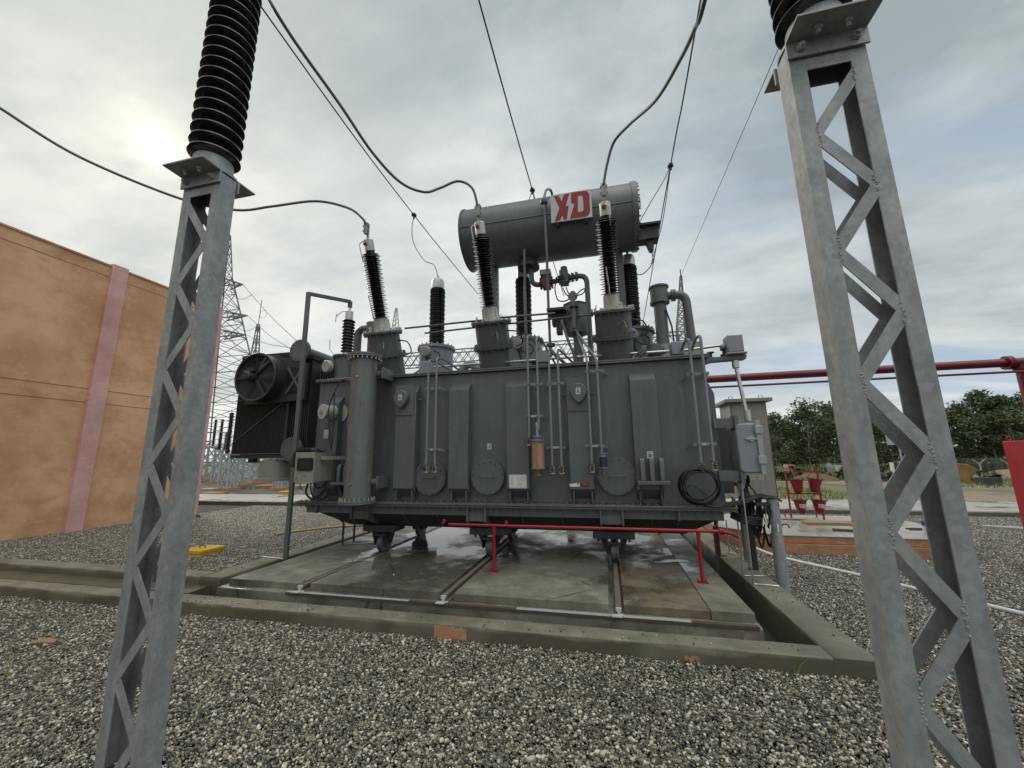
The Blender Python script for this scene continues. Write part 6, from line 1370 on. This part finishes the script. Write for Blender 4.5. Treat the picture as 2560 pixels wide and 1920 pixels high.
# gantry beam behind the transformer
Yg = 28.; zb0, zb1 = ay(1640,873,Yg).z, ay(1640,838,Yg).z; xm = ay(1706,860,Yg).x; xl = -26.
gn = thing('gantry', (xm,Yg,0), 'steel lattice gantry with a long beam and pointed mast behind the transformer', 'gantry')
m = MB(); h = (zb1-zb0)/2; zc = (zb0+zb1)/2; n = 44
for yy in (-.45,.45):
    for zz in (zb0,zb1): m.bar((xl,Yg+yy,zz),(xm,Yg+yy,zz),.075)
for k in range(n):
    xa, xb = xl+(xm-xl)*k/n, xl+(xm-xl)*(k+1)/n
    for yy in (-.45,.45): m.bar((xa,Yg+yy,zb0),(xb,Yg+yy,zb1),.042); m.bar((xa,Yg+yy,zb1),(xb,Yg+yy,zb0),.042)
m.build('beam', FARM, gn, smooth=0)
pk = ay(1702,690,Yg); m = MB(); lattice(m, (xm,Yg,0), (xm,Yg,zb1+.2), .42, .28, 16, .08, .04); lattice(m, (xm,Yg,zb1+.2), (pk.x,Yg,pk.z), .28, .05, 8, .07, .035); m.tube([pk, pk+V((0,0,.5))], .04, 5); m.build('mast', FARM, gn, smooth=0)
m = MB(); lattice(m, (xl+1,Yg,0), (xl+1,Yg,zb1), .75, .5, 12, .12, .06); m.build('mast', FARM, gn, smooth=0)

# switchyard equipment on the left
gs = 'equipment supports in the left switchyard'
def support(px, py, w_, htop, ninst, hi, label, mat=FARL):
    b = az(px, py, 0); d = b.y; sc = (b-EYE).dot(_F)/FPX; wd = w_*sc; top = ay(px, htop, d).z
    t = thing('equipment_support', (b.x,d,0), label, 'equipment support', gs); m = MB(); lattice(m, (0,0,0), (0,0,top), wd/2, wd/2, max(3, int(top/wd*.9)), .075, .05)
    m.box(-wd*.75,wd*.75,-wd*.55,wd*.55,top,top+.09); m.build('frame', mat, t, local=True, smooth=0)
    for k in range(ninst):
        x = (k-(ninst-1)/2)*wd*.95; zt = top+.09; H = hi*sc
        m = MB(); seg = H/2
        for j in range(2): m.lathe([(.12,zt+j*seg),(.12,zt+j*seg+.18)], (x,0,0), n=10); m.lathe(shed_profile(zt+j*seg+.18, zt+(j+1)*seg, .09, .17, .14, 12), (x,0,0), n=12)
        m.build('insulator', PORR if k % 2 else PORC, t, local=True, smooth=30)
    MB().box(-wd*.8,wd*.8,-wd*.8,wd*.8,-.1,.14).build('plinth', BRICK, t, local=True)
support(567,1226,26,1138,2,105,'nearest equipment support with tall brown insulators beside the radiator')
support(622,1212,24,1146,0,40,'light lattice support under the radiator, left of the fan housing')
support(652,1208,28,1140,0,40,'wide braced lattice support seen under the radiator')
support(702,1226,24,1192,1,10,'short lattice support below the fan housing')
support(530,1200,22,1120,2,70,'rear equipment support with thin insulators beside the orange wall end')
support(497,1205,18,1105,1,40,'equipment support half hidden by the left column')
support(680,1200,16,1145,0,30,'far narrow support behind the fan housing')
support(588,1218,20,1142,1,60,'slender support just right of the nearest tall support')
support(640,1203,20,1128,0,30,'narrow lattice support behind the wide braced one')
support(545,1207,20,1128,2,45,'paired insulator support left of the nearest tall one')
support(725,1212,18,1172,0,30,'low lattice support between the fan housing and the earthing bar')
for x0, y0, x1, y1, Y, lab in ((505,1118,600,1112,26,'upper busbar tube crossing the left switchyard'),(520,1150,700,1146,30,'lower busbar tube passing under the radiator')):
    cable('busbar', [ay(x0,y0,Y), ay(x1,y1,Y)], .05, FARL, lab, 'busbar', 'busbars of the left switchyard', 6)
gb_ = 'low plinths in the switchyard'
for px, py, w_, h, mt, lab in ((660,1221,60,.18,BRICK,'orange plinth below the fan housing'),(740,1220,90,.16,PALEC,'pale plinth left of the transformer base'),(705,1236,24,.14,YEL,'small yellow plinth beside the earthing bar'),(520,1238,60,.12,BRICK,'orange plinth near the foot of the nearest support'),(600,1207,80,.15,BRICK,'long orange plinth behind the nearest support'),(640,1196,90,.15,PALEC,'far pale plinth under the radiator'),(515,1228,40,.14,PALEC,'pale plinth beside the orange wall end')):
    q = az(px, py, 0); sc = (q-EYE).dot(_F)/FPX; m = MB(); m.box(q.x-w_*sc/2,q.x+w_*sc/2,q.y,q.y+.6,-.1,h); tag(m.build('plinth', mt, bevel=.02), lab, 'plinth', gb_)
